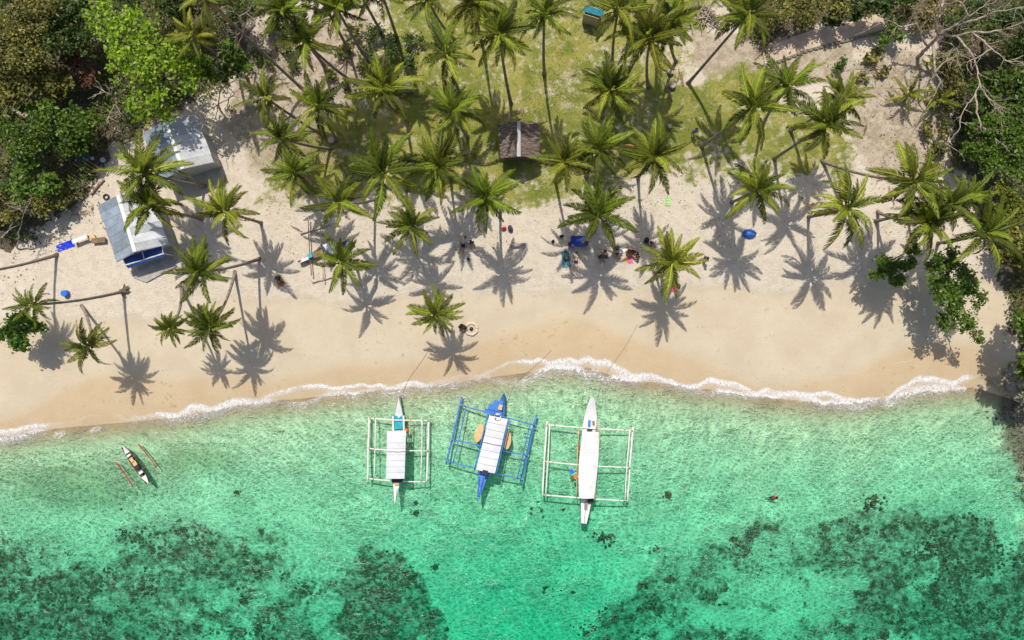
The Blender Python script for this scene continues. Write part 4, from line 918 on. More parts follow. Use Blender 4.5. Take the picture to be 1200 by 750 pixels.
# awning under the front gable: navy sheet, pale rail, bright blue valance, posts
A, B_, C_, D_ = atz(144, 302, 3.15), atz(190, 288, 3.15), atz(191.5, 297, 2.85), atz(147.5, 311, 2.85)
def sheet(p00, p01, p10, p11, name, mat, parent, org, n=8, sag=.04, t=.02):
    b = MB(); b.slab([[p00.lerp(p01, j / n).lerp(p10.lerp(p11, j / n), i / 4) + Vector((0, 0, -sag * math.sin(j * 2.4) * math.sin(math.pi * i / 4))) for j in range(n + 1)] for i in range(5)], t)
    return b.build(name, mat, parent, smooth=False, origin=org)
sheet(A, B_, D_, C_, 'awning', M['blue_tarp'], hut2, hg)
E_, F2 = atz(192.5, 300.5, 2.5), atz(150, 314.5, 2.5)
sheet(D_ + Vector((0, -.05, -.03)), C_ + Vector((0, -.05, -.03)), F2, E_, 'awning_valance', M['blue_bright'], hut2, hg)
b = MB(); b.tube([D_ + Vector((-.1, 0, .05)), C_ + Vector((.1, 0, .05))], .06, 7); b.build('awning_rail', M['white_paint'], hut2, origin=hg)
for (p, q) in ((A, D_), (A.lerp(B_, .5), D_.lerp(C_, .5)), (B_, C_)):
    b = MB(); b.tube([p + Vector((0, 0, .05)), q + Vector((0, 0, .06))], .04, 6); b.build('awning_strut', M['white_paint'], hut2, origin=hg)
for p in (D_, C_):
    b = MB(); b.tube([(p.x, p.y, H(p.x, p.y) - .1), (p.x, p.y, p.z + .02)], .05, 7); b.build('post', M['white_paint'], hut2, origin=hg)
b = MB(); q = [at(152, 318), at(203, 302), at(208, 312), at(172, 331), at(157, 325)]
b.add([(p.x, p.y, p.z + .16) for p in q] + [(p.x, p.y, p.z - .1) for p in q], [(0, 4, 3, 2, 1)[::1]] + [(i, (i + 1) % 5, 5 + (i + 1) % 5, 5 + i) for i in range(5)])
b.build('terrace', M['concrete'], hut2, origin=hg)

# thatched hut
TH = empty('thatched_hut', at(607, 180)); tag(TH, 'small thatched hut with a pale metal ridge in the grove', 'hut'); g = TH.location
ze, zr = 2.1, 3.2
lr = [(585, 146), (588, 185)]; rr_ = [(631, 145), (631, 185)]; rd = [(608, 143), (608, 183)]
cr = [(atz(*lr[0], 1 + ze), atz(*lr[1], 1 + ze)), (atz(*rr_[0], 1 + ze), atz(*rr_[1], 1 + ze))]; R0, R1 = atz(*rd[0], 1 + zr), atz(*rd[1], 1 + zr)
for side, (p0, p1) in enumerate(cr):
    for k in range(7):                        # overlapping courses of palm-leaf thatch, each a shaggy strip
        V = []; F = []; C = []; rg = random.Random(side * 10 + k); nS = 90
        for s in range(nS):
            t = (s + rg.uniform(0, 1)) / nS; a = R0.lerp(R1, t); e = p0.lerp(p1, t); u0 = max(0, k / 7 - .03); u1 = (k + 1) / 7 + rg.uniform(.03, .10)
            q0 = a.lerp(e, u0) + Vector((0, 0, .05 + .03 * rg.random())); q1 = a.lerp(e, u1) + Vector((rg.uniform(-.02, .02), rg.uniform(-.08, .08), .06 + .05 * rg.random())); w = Vector((0, rg.uniform(.03, .055), 0)); i = len(V)
            V += [q0 - w - g, q0 + w - g, q1 + w * .7 - g, q1 - w * .7 - g]; F.append((i, i + 1, i + 2, i + 3)); c = rg.choice([(.14, .11, .09), (.20, .16, .135), (.09, .07, .06), (.26, .21, .175), (.17, .11, .08)]); C += [c] * 4
        link('thatch_course', np_mesh('thatch_course', [tuple(v) for v in V], F, False, C), M['thatch'], TH)
    b = MB(); b.slab([[R0.lerp(p0, .97), R1.lerp(p1, .97)], [R0, R1]] if side == 0 else [[R0, R1], [R0.lerp(p0, .97), R1.lerp(p1, .97)]], .05); b.build('roof_deck', M['wood'], TH, origin=g)
b = MB(); b.slab([[R0 + Vector((-.16, .05, .08)), R1 + Vector((-.16, -.05, .08))], [R0 + Vector((0, .05, .15)), R1 + Vector((0, -.05, .15))], [R0 + Vector((.16, .05, .08)), R1 + Vector((.16, -.05, .08))]], .02); b.build('ridge_cap', M['tin'], TH, origin=g)
for p in (cr[0][0], cr[0][1], cr[1][0], cr[1][1]):
    q = Vector((g.x + (p.x - g.x) * .88, p.y + (.25 if p.y < (cr[0][0].y + cr[0][1].y) / 2 else -.25), 0)); b = MB(); b.tube([(q.x, q.y, H(q.x, q.y) - .1), (q.x, q.y, 1 + ze)], .07, 7); b.build('post', M['wood'], TH, origin=g)
mid = (cr[0][0] + cr[0][1] + cr[1][0] + cr[1][1]) / 4
b = MB(); b.box((mid.x, mid.y, 1.55), (2.9, 2.6, .1)); b.build('floor', M['wood'], TH, origin=g)
for sx in (-1, 1):
    for k in range(5):
        b = MB(); b.box((mid.x + sx * 1.42, mid.y - 1.1 + k * .55, 1.95), (.05, .5, .75)); b.build('wall_panel', M['wood'], TH, origin=g)
tag(TH, None)

# teal-roofed shed
SH = empty('shed', at(695, 24)); tag(SH, 'tiny shed with teal sheet roof and plywood wall on the grass', 'shed'); g = SH.location
q0, q1, q2, q3 = atz(686, 6, 3.2), atz(708, 13, 3.2), atz(706, 20, 2.9), atz(683, 13, 2.9)
for k in range(4):
    b = MB(); a0, a1 = q0.lerp(q1, k / 4), q0.lerp(q1, (k + 1.03) / 4); b0, b1 = q3.lerp(q2, k / 4), q3.lerp(q2, (k + 1.03) / 4)
    b.slab([[a0.lerp(a1, i / 12).lerp(b0.lerp(b1, i / 12), j) + Vector((0, 0, .018 * math.cos(i * math.pi / 2) + .01 * (k % 2))) for i in range(13)] for j in (0, 1)], .008)
    b.build('roof_sheet', simple('teal_sheet', (.05, .35, .45), .5, .2, 2.) if k == 0 else bpy.data.materials['teal_sheet'], SH, origin=g)
cc_ = (q0 + q1 + q2 + q3) / 4; ex = (q1 - q0).normalized(); ang = math.atan2(ex.y, ex.x)
for (dx, dy, w, d) in ((0, -.42, 1.55, .05), (0, .42, 1.55, .05), (-.78, 0, .05, .8), (.78, 0, .05, .8)):
    o_ = Matrix.Rotation(ang, 3, 'Z') @ Vector((dx, dy, 0)); b = MB(); b.box((cc_.x + o_.x, cc_.y + o_.y, 1.9), (w, d, 1.9), ang); b.build('wall', simple('faded_plywood', (.42, .35, .2), .8) if dy == -.42 else bpy.data.materials['faded_plywood'], SH, origin=g)

# ------------------------------------------------------------------ outrigger boats
def loft_hull(st, keel, deckz, org):
    """st: (px, py, half width m, sheer height m) along the centre line; returns hull builder and deck builder"""
    pts = [atz(x, y, deckz) for (x, y, _, _) in st]; n = len(st); b = MB(); d = MB(); rings = []; dk = []
    for i, (x, y, w, sh) in enumerate(st):
        t = (pts[min(i + 1, n - 1)] - pts[max(i - 1, 0)]).normalized(); s = Vector((t.y, -t.x, 0)); c = pts[i]; z = deckz + sh; kz = keel + (sh * .9 if sh > .15 else 0)
        rings.append([c + s * w + Vector((0, 0, z - deckz)), c + s * w * .93 + Vector((0, 0, z * .45 - deckz)), c + s * w * .5 + Vector((0, 0, kz * .6 - deckz)), Vector((c.x, c.y, kz)), c - s * w * .5 + Vector((0, 0, kz * .6 - deckz)), c - s * w * .93 + Vector((0, 0, z * .45 - deckz)), c - s * w + Vector((0, 0, z - deckz))])
        dk.append([c + s * (w - .02) + Vector((0, 0, z - deckz - .05)), c + Vector((0, 0, z - deckz - .01)), c - s * (w - .02) + Vector((0, 0, z - deckz - .05))])
    b.grid([[p - org for p in r] for r in rings]); b.f.append(tuple(range(6, -1, -1))); e = (n - 1) * 7; b.f.append(tuple(range(e, e + 7)))
    d.slab([[p - org for p in r] for r in dk], .04)
    return b, d
def pole(root, name, a, b_, r, mat, sag=.0, nodes=True):
    bow = rnd.uniform(-.06, .06) if nodes else 0
    a = Vector(a); b_ = Vector(b_); n = 9; P = []; R = []
    for i in range(n):
        t = i / (n - 1); up = .16 * (2 * t - 1) ** 4 if name == 'outrigger_float' else 0; sd = Vector((-(b_ - a).y, (b_ - a).x, 0)).normalized() * (bow * math.sin(math.pi * t) + (rnd.uniform(-.018, .018) if nodes else 0))
        P.append(a.lerp(b_, t) + sd + Vector((0, 0, sag * math.sin(math.pi * t) + up)) - root.location); R.append(r * (1.08 if i % 2 and nodes else 1) * (1 - .18 * t))
    b = MB(); b.tube(P, R, 7); o = b.build(name, mat, root, smooth=True)
    if name == 'crossbeam' and nodes:         # cord lashings where a beam crosses float and rail
        for t in (.015, .1, .9, .985):
            q = a.lerp(b_, t) + Vector((0, 0, sag * math.sin(math.pi * t))) - root.location; d = (b_ - a).normalized(); b = MB()
            b.tube([q - d * .06, q + d * .06], r * 1.35, 7); b.build('lashing', M['rope'], root)
    return o
def roof_panels(root, quad, z, n, mat, crown=.10, lip=.05, name='roof_panel'):
    q = [atz(x, y, z) for (x, y) in quad]             # front-left, front-right, rear-right, rear-left
    for k in range(n):
        f0, f1 = k / n + .003, (k + 1) / n - .003; P = []
        for i in range(3):
            f = f0 + (f1 - f0) * i / 2; a = q[0].lerp(q[3], f); c = q[1].lerp(q[2], f)
            P.append([a.lerp(c, j / 6) + Vector((0, 0, crown * (1 - (j / 3 - 1) ** 2) + .012 * (k % 2) + (.01 if i == 1 else 0))) - root.location for j in range(7)])
        b = MB(); b.slab(P[::-1], lip); b.build(name, mat, root)
    return q
def posts(root, q, z0, z1, n, r, mat):
    for (a, c) in ((q[0], q[3]), (q[1], q[2])):
        m_ = (q[0] + q[1] + q[2] + q[3]) / 4
        for k in range(n):
            p = a.lerp(c, (k + .3) / (n - .4)); p = p.lerp(m_, .10); b = MB(); b.tube([(p.x - root.location.x, p.y - root.location.y, z0), (p.x - root.location.x, p.y - root.location.y, z1)], r, 6); b.build('post', mat, root)
def small_box(root, name, px, py, z, d, mat, rz=0.0):
    c = atz(px, py, z) - root.location; b = MB(); b.box((c.x, c.y, z + d[2] / 2), d, rz); return b.build(name, mat, root)
Wm = M['white_paint']; BW = M['bamboo_white']
# boat 1: white, teal cockpit
B1 = empty('outrigger_boat', (atz(466, 530, 0))); tag(B1, 'white outrigger boat with teal cockpit and flat white roof', 'boat', 'outrigger boats moored off the beach')
h, d = loft_hull([(468.2, 464, .05, .55), (467.8, 472, .16, .35), (467.5, 484, .36, .12), (467, 495, .48, .02), (466, 515, .55, 0), (465, 540, .55, 0), (465, 562, .42, .05), (464, 575, .22, .2), (463, 589, .05, .5)], -.35, .55, B1.location)
h.build('hull', Wm, B1, smooth=True); d.build('deck', Wm, B1)
small_box(B1, 'cockpit_floor', 467.3, 495.5, .56, (.80, 1.38, .05), M['teal_paint'], .03)
for (dx) in (-6.2, 6.2): small_box(B1, 'coaming', 467.4 + dx, 496, .50, (.16, 1.5, .30), Wm, .03)
small_box(B1, 'seat', 467, 501, .6, (.7, .28, .22), M['teal_paint'], .03); small_box(B1, 'seat', 467.6, 491, .6, (.6, .22, .2), M['teal_paint'], .03)
small_box(B1, 'fender', 460.3, 489, .5, (.2, .55, .25), M['teal_paint'], .03)
q = roof_panels(B1, [(453.5, 505), (476, 504.5), (474, 561), (452.5, 561)], 2.1, 8, M['white_roof'], .08); posts(B1, q, .3, 2.12, 4, .035, Wm)
pole(B1, 'roof_batten', atz(453.2, 529, 2.2), atz(475.2, 529, 2.2), .03, M['grey_wood'], .08)
pole(B1, 'outrigger_float', atz(433.3, 488.5, .08), atz(431, 563.5, .08), .105, BW); pole(B1, 'outrigger_float', atz(502.6, 491, .08), atz(500, 567, .08), .105, BW)
for (a, c) in (((432.5, 490), (503, 492.6)), ((431.8, 525.7), (502, 528)), ((431, 560.8), (500.6, 564.6))): pole(B1, 'crossbeam', atz(*a, .42), atz(*c, .42), .068, BW, .35)
pole(B1, 'side_rail', atz(440, 490.5, .62), atz(438.4, 560.5, .62), .05, BW); pole(B1, 'side_rail', atz(494.5, 492, .62), atz(492.5, 563.5, .62), .05, BW)
pole(B1, 'bamboo_pole', atz(480.5, 490, .86), atz(478, 531, .86), .05, M['bamboo'])
small_box(B1, 'engine_cover', 466, 562, .65, (1.0, .35, .35), M['dark'], .03); small_box(B1, 'orange_buoy', 476, 503.5, .75, (.3, .25, .25), M['orange'])
small_box(B1, 'stern_locker', 465.3, 566, .62, (.45, .3, .25), M['tan'])
pole(B1, 'tiller', atz(465, 572, .75), atz(463.4, 588, 1.05), .03, Wm, nodes=False)
# boat 2: blue
B2 = empty('outrigger_boat', atz(576, 520, 0)); tag(B2, 'blue outrigger boat with white canopy, moored at an angle', 'boat', 'outrigger boats moored off the beach')
Bl = M['blue_paint']
h, d = loft_hull([(591, 460.5, .05, .75), (589.5, 467, .2, .4), (587, 477, .42, .15), (584, 490, .62, .02), (576, 520, .78, 0), (569, 545, .7, 0), (566, 557, .5, .08), (563, 571, .26, .25), (560.5, 585, .05, .6)], -.35, .6, B2.location)
h.build('hull', Bl, B2, smooth=True); d.build('deck', Bl, B2)
q = roof_panels(B2, [(573.5, 486.5), (595, 491), (580, 555), (558, 550.5)], 2.2, 8, M['white_roof'], .08); posts(B2, q, .3, 2.22, 4, .04, Bl)
for (a, c) in (((571.8, 485.5), (556, 551)), ((596.5, 491), (581.5, 556.5))): pole(B2, 'roof_rail', atz(*a, 2.12), atz(*c, 2.12), .07, Bl, nodes=False)
pole(B2, 'roof_batten', atz(566.5, 518, 2.29), atz(587.5, 522, 2.29), .02, M['grey_wood'], .08)
pole(B2, 'outrigger_float', atz(541.8, 465, .08), atz(522.8, 544, .08), .105, Bl); pole(B2, 'outrigger_float', atz(629, 486, .08), atz(611, 568, .08), .105, Bl)
for (a, c) in (((539, 474.5), (629.5, 499)), ((528, 514.5), (620.5, 534.5)), ((522.5, 539.5), (613, 562))): pole(B2, 'crossbeam', atz(*a, .45), atz(*c, .45), .068, Bl, .3)
pole(B2, 'side_rail', atz(546, 477, .66), atz(531, 543, .66), .055, Bl); pole(B2, 'side_rail', atz(621.5, 496, .66), atz(606, 561, .66), .055, Bl)
for k, (x, y, w, l, rz) in enumerate(((580, 478, 1.3, .5, -.23), (584, 472.5, .9, .5, -.23), (578, 483.5, 1.7, .45, -.23))): small_box(B2, 'bow_platform', x, y, .95 - .06 * k, (w, l, .06), Bl, rz)
small_box(B2, 'crate', 586.5, 477, 1.05, (.35, .5, .22), M['tan'], -.2)
b = MB(); c0 = atz(583.2, 488.5, 2.33) - B2.location
for i in range(12):
    a0 = i * math.pi / 6
b.tube([(c0.x + .27 * math.cos(i * math.pi / 8), c0.y + .27 * math.sin(i * math.pi / 8), 2.36) for i in range(17)], .075, 6); b.build('life_ring', Wm, B2, smooth=True)
for a0 in (.4, 2.2, 3.6):
    b = MB(); b.tube([(c0.x + .27 * math.cos(a0 + i * .18), c0.y + .27 * math.sin(a0 + i * .18), 2.36) for i in range(4)], .082, 6); b.build('ring_band', M['red_paint'], B2, smooth=True)
small_box(B2, 'engine_box', 568.5, 553, 2.2, (.5, .36, .2), M['dark'], -.23)
for (a, c) in (((561.5, 559), (561, 582)), ((570, 561), (562, 582)), ((566, 560), (561.5, 582))): pole(B2, 'stern_pole', atz(*a, .85), atz(*c, 1.15), .06, Bl)
for (x, y, rz, lab) in ((561.3, 507.5, -.30, 'tan oval board lashed to the shore side of the blue boat, over the left outrigger'), (594.2, 515.5, -.08, 'tan oval board lashed over the right outrigger of the blue boat')):
    b = MB(); c0 = atz(x, y, .78); P = []
    for j, t in enumerate((0, .5, .8, 1)):
        P.append([Vector((.40 * t * math.cos(i * math.pi / 8), .92 * t * math.sin(i * math.pi / 8), .03 - .03 * t * t)) for i in range(17)])
    b.slab(P[::-1], .08); o = b.build('oval_board', M['tan'], B2, smooth=False, loc=c0 - B2.location); o.rotation_euler = (0, 0, rz); o['label'] = 'tan oval board lashed over the crossbeam'
# boat 3: long white
B3 = empty('outrigger_boat', atz(689, 540, 0)); tag(B3, 'long white outrigger boat with blunt ends and full-length white canopy', 'boat', 'outrigger boats moored off the beach')
h, d = loft_hull([(693.3, 465.5, .22, .5), (692.8, 475, .42, .3), (692, 488, .62, .12), (691, 503, .74, .02), (690, 530, .80, 0), (689, 560, .74, 0), (687.5, 580, .60, .02), (686, 595, .45, .12), (684, 612, .27, .4)], -.4, .65, B3.location)
h.build('hull', Wm, B3, smooth=True); d.build('deck', Wm, B3)
segs = [(506, 682.5, 701.5), (520, 680.8, 702), (540, 678.5, 701.2), (560, 677.8, 699.2), (584, 678.8, 696.3)]
for k in range(len(segs) - 1):
    (y0, a0, b0), (y1, a1, b1) = segs[k], segs[k + 1]; n_ = 2
    for s in range(n_):
        f0, f1 = s / n_, (s + 1) / n_; L = lambda u, v, f: u + (v - u) * f
        roof_panels(B3, [(L(a0, a1, f0), L(y0, y1, f0)), (L(b0, b1, f0), L(y0, y1, f0)), (L(b0, b1, f1), L(y0, y1, f1)), (L(a0, a1, f1), L(y0, y1, f1))], 2.2, 1, M['white_paint'], .12)
q = [atz(683, 507, 2.2), atz(701, 507, 2.2), atz(696, 583, 2.2), atz(679.5, 583, 2.2)]; posts(B3, q, .3, 2.22, 5, .04, Wm)
pole(B3, 'outrigger_float', atz(641.2, 493, .08), atz(635.8, 581, .08), .10, BW); pole(B3, 'outrigger_float', atz(741.5, 500, .08), atz(735, 588, .08), .10, BW)
pole(B3, 'side_rail', atz(644, 498, .6), atz(639.3, 580.5, .6), .065, BW); pole(B3, 'side_rail', atz(738, 503.5, .6), atz(732, 586.5, .6), .065, BW)
for (a, c) in (((640, 497.8), (742, 504.6)), ((638, 540.6), (739.3, 547.8)), ((635.5, 579.8), (735.8, 587))): pole(B3, 'crossbeam', atz(*a, .42), atz(*c, .42), .068, BW, .35)
pole(B3, 'bamboo_pole', atz(678.5, 500, .95), atz(675.5, 583, .95), .055, M['bamboo']); pole(B3, 'bamboo_pole', atz(703.5, 502, .95), atz(697.5, 585, .95), .045, M['bamboo'])
pole(B3, 'guy_rope', atz(663, 538, .8), atz(672.5, 559, .9), .02, Wm, nodes=False); pole(B3, 'guy_rope', atz(663, 538, .8), atz(676, 556, 1.2), .02, Wm, nodes=False)
small_box(B3, 'float_bag', 670, 552, .85, (.38, .42, .2), M['blue_bright'], .4); small_box(B3, 'orange_buoy', 674.5, 558, .9, (.42, .3, .25), M['orange'], .2); small_box(B3, 'red_buoy', 678.8, 525, 1.0, (.16, .5, .2), M['red_paint'])
for k in range(6): pole(B3, 'ladder_rung', atz(698.5, 491.5 + k * 2, .85), atz(703.5, 491.5 + k * 2, .85), .025, Wm, nodes=False)
for (x, y, w, l, m_) in ((690.5, 496, .22, .6, M['blue_paint']), (695.5, 495.5, .2, .35, M['wood']), (691, 503.5, .5, .18, M['dark']), (699, 503, .16, .5, M['wood']), (686.5, 593, .3, .7, M['grey_wood'])): small_box(B3, 'deck_gear', x, y, .72, (w, l, .14), m_, rnd.uniform(-.2, .2))
small_box(B3, 'engine_cover', 691.8, 586.5, .75, (.5, .4, .3), M['dark'], .05); pole(B3, 'rudder_rod', atz(687, 585, .9), atz(684.5, 613, 1.15), .03, M['grey_wood'], nodes=False)
# canoe with red floats
B4 = empty('canoe', atz(158, 544, 0)); tag(B4, 'narrow wooden canoe with two thin red floats in the shallows', 'canoe')
h, d = loft_hull([(144.5, 524, .06, .25), (148, 529, .2, .1), (153, 536.5, .30, 0), (158.5, 544.5, .33, 0), (164, 552.5, .30, 0), (169, 559.5, .2, .08), (173.5, 566, .05, .28)], -.12, .38, B4.location)
h.build('hull', M['wood'], B4, smooth=True)
fl = MB(); fl.slab([[atz(148 + (167 - 148) * i / 8, 529 + (557.5 - 529) * i / 8, .2) + Vector((.86, .51, 0)) * s * .22 * math.sin(.35 + 2.45 * i / 8) - B4.location for s in (-1, 1)] for i in range(9)], .03); fl.build('floor', M['wood'], B4)
for (a, c) in (((144.3, 523.5), (149.5, 531)), ((168, 558), (173.5, 566))):
    b = MB(); p0, p1 = atz(*a, .66), atz(*c, .50)
    if a[0] > 150: p0, p1 = atz(*a, .48), atz(*c, .66)
    n_ = Vector((.83, .56, 0)); w0, w1 = (.06, .26) if a[0] < 150 else (.26, .05)
    b.slab([[p0 + n_ * w0 - B4.location, p0 - n_ * w0 - B4.location], [p1 + n_ * w1 - B4.location, p1 - n_ * w1 - B4.location]][::-1], .03); b.build('end_deck', Wm if a[0] < 150 else M['bamboo_white'], B4)
for (x, y, w, l, m_) in ((151.5, 533.5, .42, .2, Wm), (158.5, 543, .36, .5, M['tan']), (161, 547.5, .45, .42, M['dark']), (165.5, 553.5, .42, .25, Wm), (155, 539, .3, .5, M['tan'])): small_box(B4, 'thwart', x, y, .36, (w, l, .1), m_, .6)
pole(B4, 'outrigger_float', atz(136, 541, .06), atz(156.5, 570, .06), .06, M['red_paint'], nodes=False); pole(B4, 'outrigger_float', atz(162.6, 520, .06), atz(184, 548, .06), .06, M['red_paint'], nodes=False)
for (a, c) in (((141, 548), (168, 527)), ((151, 562), (178.5, 541))): pole(B4, 'crossbeam', atz(*a, .13), atz(*c, .13), .022, M['grey_wood'], .32, False)
# boat drawn up on the sand
B5 = empty('beached_boat', at(382, 292)); tag(B5, 'narrow outrigger boat drawn up on the sand with pale blue cover', 'boat'); g = B5.location
st = [(350, 307, .05, .3), (360, 303, .2, .1), (372, 297, .34, 0), (386, 291, .36, 0), (400, 287, .3, 0), (414, 283.5, .05, .3)]
keepz = g.z
h, d = loft_hull([(x, y, w, s) for (x, y, w, s) in st], keepz - .02, keepz + .5, g); h.build('hull', M['wood'], B5, smooth=True); d.build('deck', M['wood'], B5)
b = MB(); P = [[atz(x + (c - x) * j / 6, y + (e - y) * j / 6, keepz + 1.0 + .12 * (1 - (i / 2 - 1) ** 2)) - g for j in range(7)] for i, (x, y, c, e) in enumerate(((378, 287, 393, 282), (378.5, 290.5, 393.5, 285.5), (379, 294, 394, 289), (379.5, 297.5, 394.5, 293), (380, 300, 395, 296)))]
b.slab(P[::-1], .03); b.build('cover', simple('pale_blue_cover', (.55, .63, .74), .7, .12), B5)
for (x, y) in ((380, 289), (392, 285), (381, 298), (393, 294)): c0 = atz(x, y, keepz + .5) - g; b = MB(); b.tube([(c0.x, c0.y, .3), (c0.x, c0.y, 1.02)], .03, 6); b.build('post', M['wood'], B5)
small_box(B5, 'bow_cover', 356.5, 304.3, keepz + .62, (.9, .3, .08), M['white_paint'], .4).location.z -= keepz; small_box(B5, 'net_bundle', 364, 299.5, keepz + .56, (.4, .42, .2), M['teal_paint'], .4).location.z -= keepz
small_box(B5, 'stern_cloth', 405, 285.5, keepz + .56, (.6, .3, .08), M['blue_bright'], .3).location.z -= keepz
pole(B5, 'outrigger_float', at(352, 274, .08), at(388, 262.5, .08), .07, M['deadwood']); pole(B5, 'crossbeam', at(361.5, 256, .5), at(365, 323, .5), .055, M['wood'])
pole(B5, 'crossbeam', at(375, 262, .5), at(379, 330, .5), .045, M['deadwood']); pole(B5, 'outrigger_float', at(366, 331, .08), at(400, 322, .08), .06, M['deadwood'])

# mooring ropes
def rope(a, c, lab, rise=1.0):
    P = []; n = 14
    for i in range(n + 1):
        t = i / n; x, y = a[0] + (c[0] - a[0]) * t, a[1] + (c[1] - a[1]) * t; q = at(x, y); z = max(q.z, 0) + .03 + rise * float(sst(.8, 1, t)); P.append(Vector((q.x + .12 * math.sin(t * 7), q.y, z)))
    b = MB(); b.tube(P, .022, 5); tag(b.build('mooring_rope', M['rope'], origin=P[0], loc=P[0]), lab, 'rope')
rope((747, 380), (694.5, 467), 'thin mooring rope from the windblown palm to the long white boat'); rope((505, 403), (468.5, 465), 'thin mooring rope from the lone beach palm to the teal-cockpit boat'); rope((646, 410), (591.5, 462), 'thin mooring rope from the wet sand to the blue boat')
# ------------------------------------------------------------------ people
SKIN = [simple('skin_a', (.36, .20, .12), .55, .08, bmp=0), simple('skin_b', (.50, .31, .21), .55, .08, bmp=0)]
HAIR = simple('dark_hair', (.015, .012, .01), .5, .2)
def skin_mesh(name, verts, edges, radii, root, sub=1):
    me = bpy.data.meshes.new(name); me.from_pydata([tuple(v) for v in verts], edges, []); o = bpy.data.objects.new(name, me); COL.objects.link(o)
    md = o.modifiers.new('skin', 'SKIN'); md.use_smooth_shade = True
    if not me.skin_vertices: me.skin_vertices.new()
    for i, r in enumerate(radii): me.skin_vertices[0].data[i].radius = (r, r)
    me.skin_vertices[0].data[root].use_root = True
    sb = o.modifiers.new('sub', 'SUBSURF'); sb.levels = sub; sb.render_levels = sub
    dg = bpy.context.evaluated_depsgraph_get(); r = bpy.data.meshes.new_from_object(o.evaluated_get(dg)); r.name = name
    bpy.data.objects.remove(o); bpy.data.meshes.remove(me); return r
def pose(kind):
    V = Vector
    if kind == 'stand':
        J = dict(pel=V((0, 0, .93)), che=V((0, .02, 1.28)), nec=V((0, .01, 1.47)), hea=V((0, -.02, 1.62)), kne=.5)
        leg = lambda s: [V((s * .10, 0, .90)), V((s * .12, -.06 * s - .02, .49)), V((s * .13, .05 * s, .08)), V((s * .15, -.14 + .05 * s, .03))]
        arm = lambda s: [V((s * .19, .02, 1.40)), V((s * .27, .05, 1.13)), V((s * .27, -.08, .90)), V((s * .26, -.12, .82))]
    elif kind == 'sit':
        J = dict(pel=V((0, 0, .11)), che=V((0, -.02, .45)), nec=V((0, -.05, .64)), hea=V((0, -.10, .79)))
        leg = lambda s: [V((s * .10, -.04, .12)), V((s * .17, -.42, .38)), V((s * .15, -.58, .06)), V((s * .15, -.76, .04))]
        arm = lambda s: [V((s * .19, -.03, .57)), V((s * .26, -.16, .34)), V((s * .16, -.38, .40)), V((s * .10, -.45, .40))]
    elif kind == 'lie':
        J = dict(pel=V((0, 0, .11)), che=V((0, .36, .12)), nec=V((0, .55, .11)), hea=V((0, .70, .11)))
        leg = lambda s: [V((s * .10, -.03, .10)), V((s * .13, -.44, .12)), V((s * .15, -.85, .06)), V((s * .18, -.92, .12))]
        arm = lambda s: [V((s * .19, .47, .11)), V((s * .32, .25, .06)), V((s * .34, .0, .05)), V((s * .34, -.09, .05))]
    else:                                     # swim: floating face down, arms forward
        J = dict(pel=V((0, 0, -.02)), che=V((0, .36, -.01)), nec=V((0, .54, .02)), hea=V((0, .68, .06)))
        leg = lambda s: [V((s * .10, -.03, -.05)), V((s * .16, -.42, -.08)), V((s * .14, -.83, -.05)), V((s * .15, -1.0, -.05))]
        arm = lambda s: [V((s * .19, .47, -.02)), V((s * .36, .62, -.03)), V((s * .32, .85, -.02)), V((s * .30, .94, -.02))]
    return J, leg, arm
BODY = {}
def body(kind):
    if kind in BODY: return BODY[kind]
    J, leg, arm = pose(kind); vs = []; es = []; rs = []
    def a(p, r, par=None):
        vs.append(p); rs.append(r)
        if par is not None: es.append((par, len(vs) - 1))
        return len(vs) - 1
    pel = a(J['pel'], .125); che = a(J['che'], .14, pel); nec = a(J['nec'], .055, che)
    up = (J['hea'] - J['nec']).normalized(); h0 = a(J['nec'] + up * .07, .07, nec); h1 = a(J['hea'], .098, h0); a(J['hea'] + up * .09, .07, h1)
    fwd = Vector((0, -1, 0)) if kind in ('stand', 'sit') else Vector((0, 0, 1 if kind == 'lie' else -1)); a(J['hea'] + fwd * .11, .018, h1)
    for s in (-1, 1):
        L = leg(s); i = a(L[0], .09, pel); i = a(L[1], .058, i); i = a(L[2], .04, i); a(L[3], .032, i)
        A_ = arm(s); i = a(A_[0], .062, che); i = a(A_[1], .043, i); i = a(A_[2], .03, i); w = a(A_[3], .032, i)
        d = (A_[3] - A_[2]).normalized(); sd = Vector((0, 0, 1)).cross(d)
        sd = sd.normalized() if sd.length > .1 else Vector((1, 0, 0))
        for k in range(4):
            f = A_[3] + d * .05 + sd * (.028 * (k - 1.5)); j = a(f, .010, w); a(f + d * (.055, .065, .06, .045)[k] + Vector((0, 0, -.012)), .008, j)
        j = a(A_[3] + sd * .045 - d * .01, .011, w); a(A_[3] + sd * .065 + d * .035, .009, j)
    bm = skin_mesh('person_body', vs, es, rs, 0, 1)
    p, c = J['pel'], J['che']; L = [leg(s) for s in (-1, 1)]; A_ = [arm(s) for s in (-1, 1)]
    sv = [p] + [x[0] for x in L] + [x[0].lerp(x[1], .62) for x in L]; shorts = skin_mesh('shorts', sv, [(0, 1), (0, 2), (1, 3), (2, 4)], [.145, .112, .112, .09, .09], 0)
    tv = [p.lerp(c, .12), c, c.lerp(J['nec'], .55)] + [x[0] for x in A_] + [x[0].lerp(x[1], .55) for x in A_]; shirt = skin_mesh('shirt', tv, [(0, 1), (1, 2), (1, 3), (1, 4), (3, 5), (4, 6)], [.148, .165, .085, .085, .085, .068, .068], 0)
    hv = [J['hea'] - fwd * .045 + up * .035, J['hea'] + up * .085 - fwd * .01, J['hea'] - fwd * .05 - up * .06]; hair = skin_mesh('hair', hv, [(0, 1), (0, 2)], [.098, .082, .075], 0)
    BODY[kind] = (bm, shorts, shirt, hair); return BODY[kind]
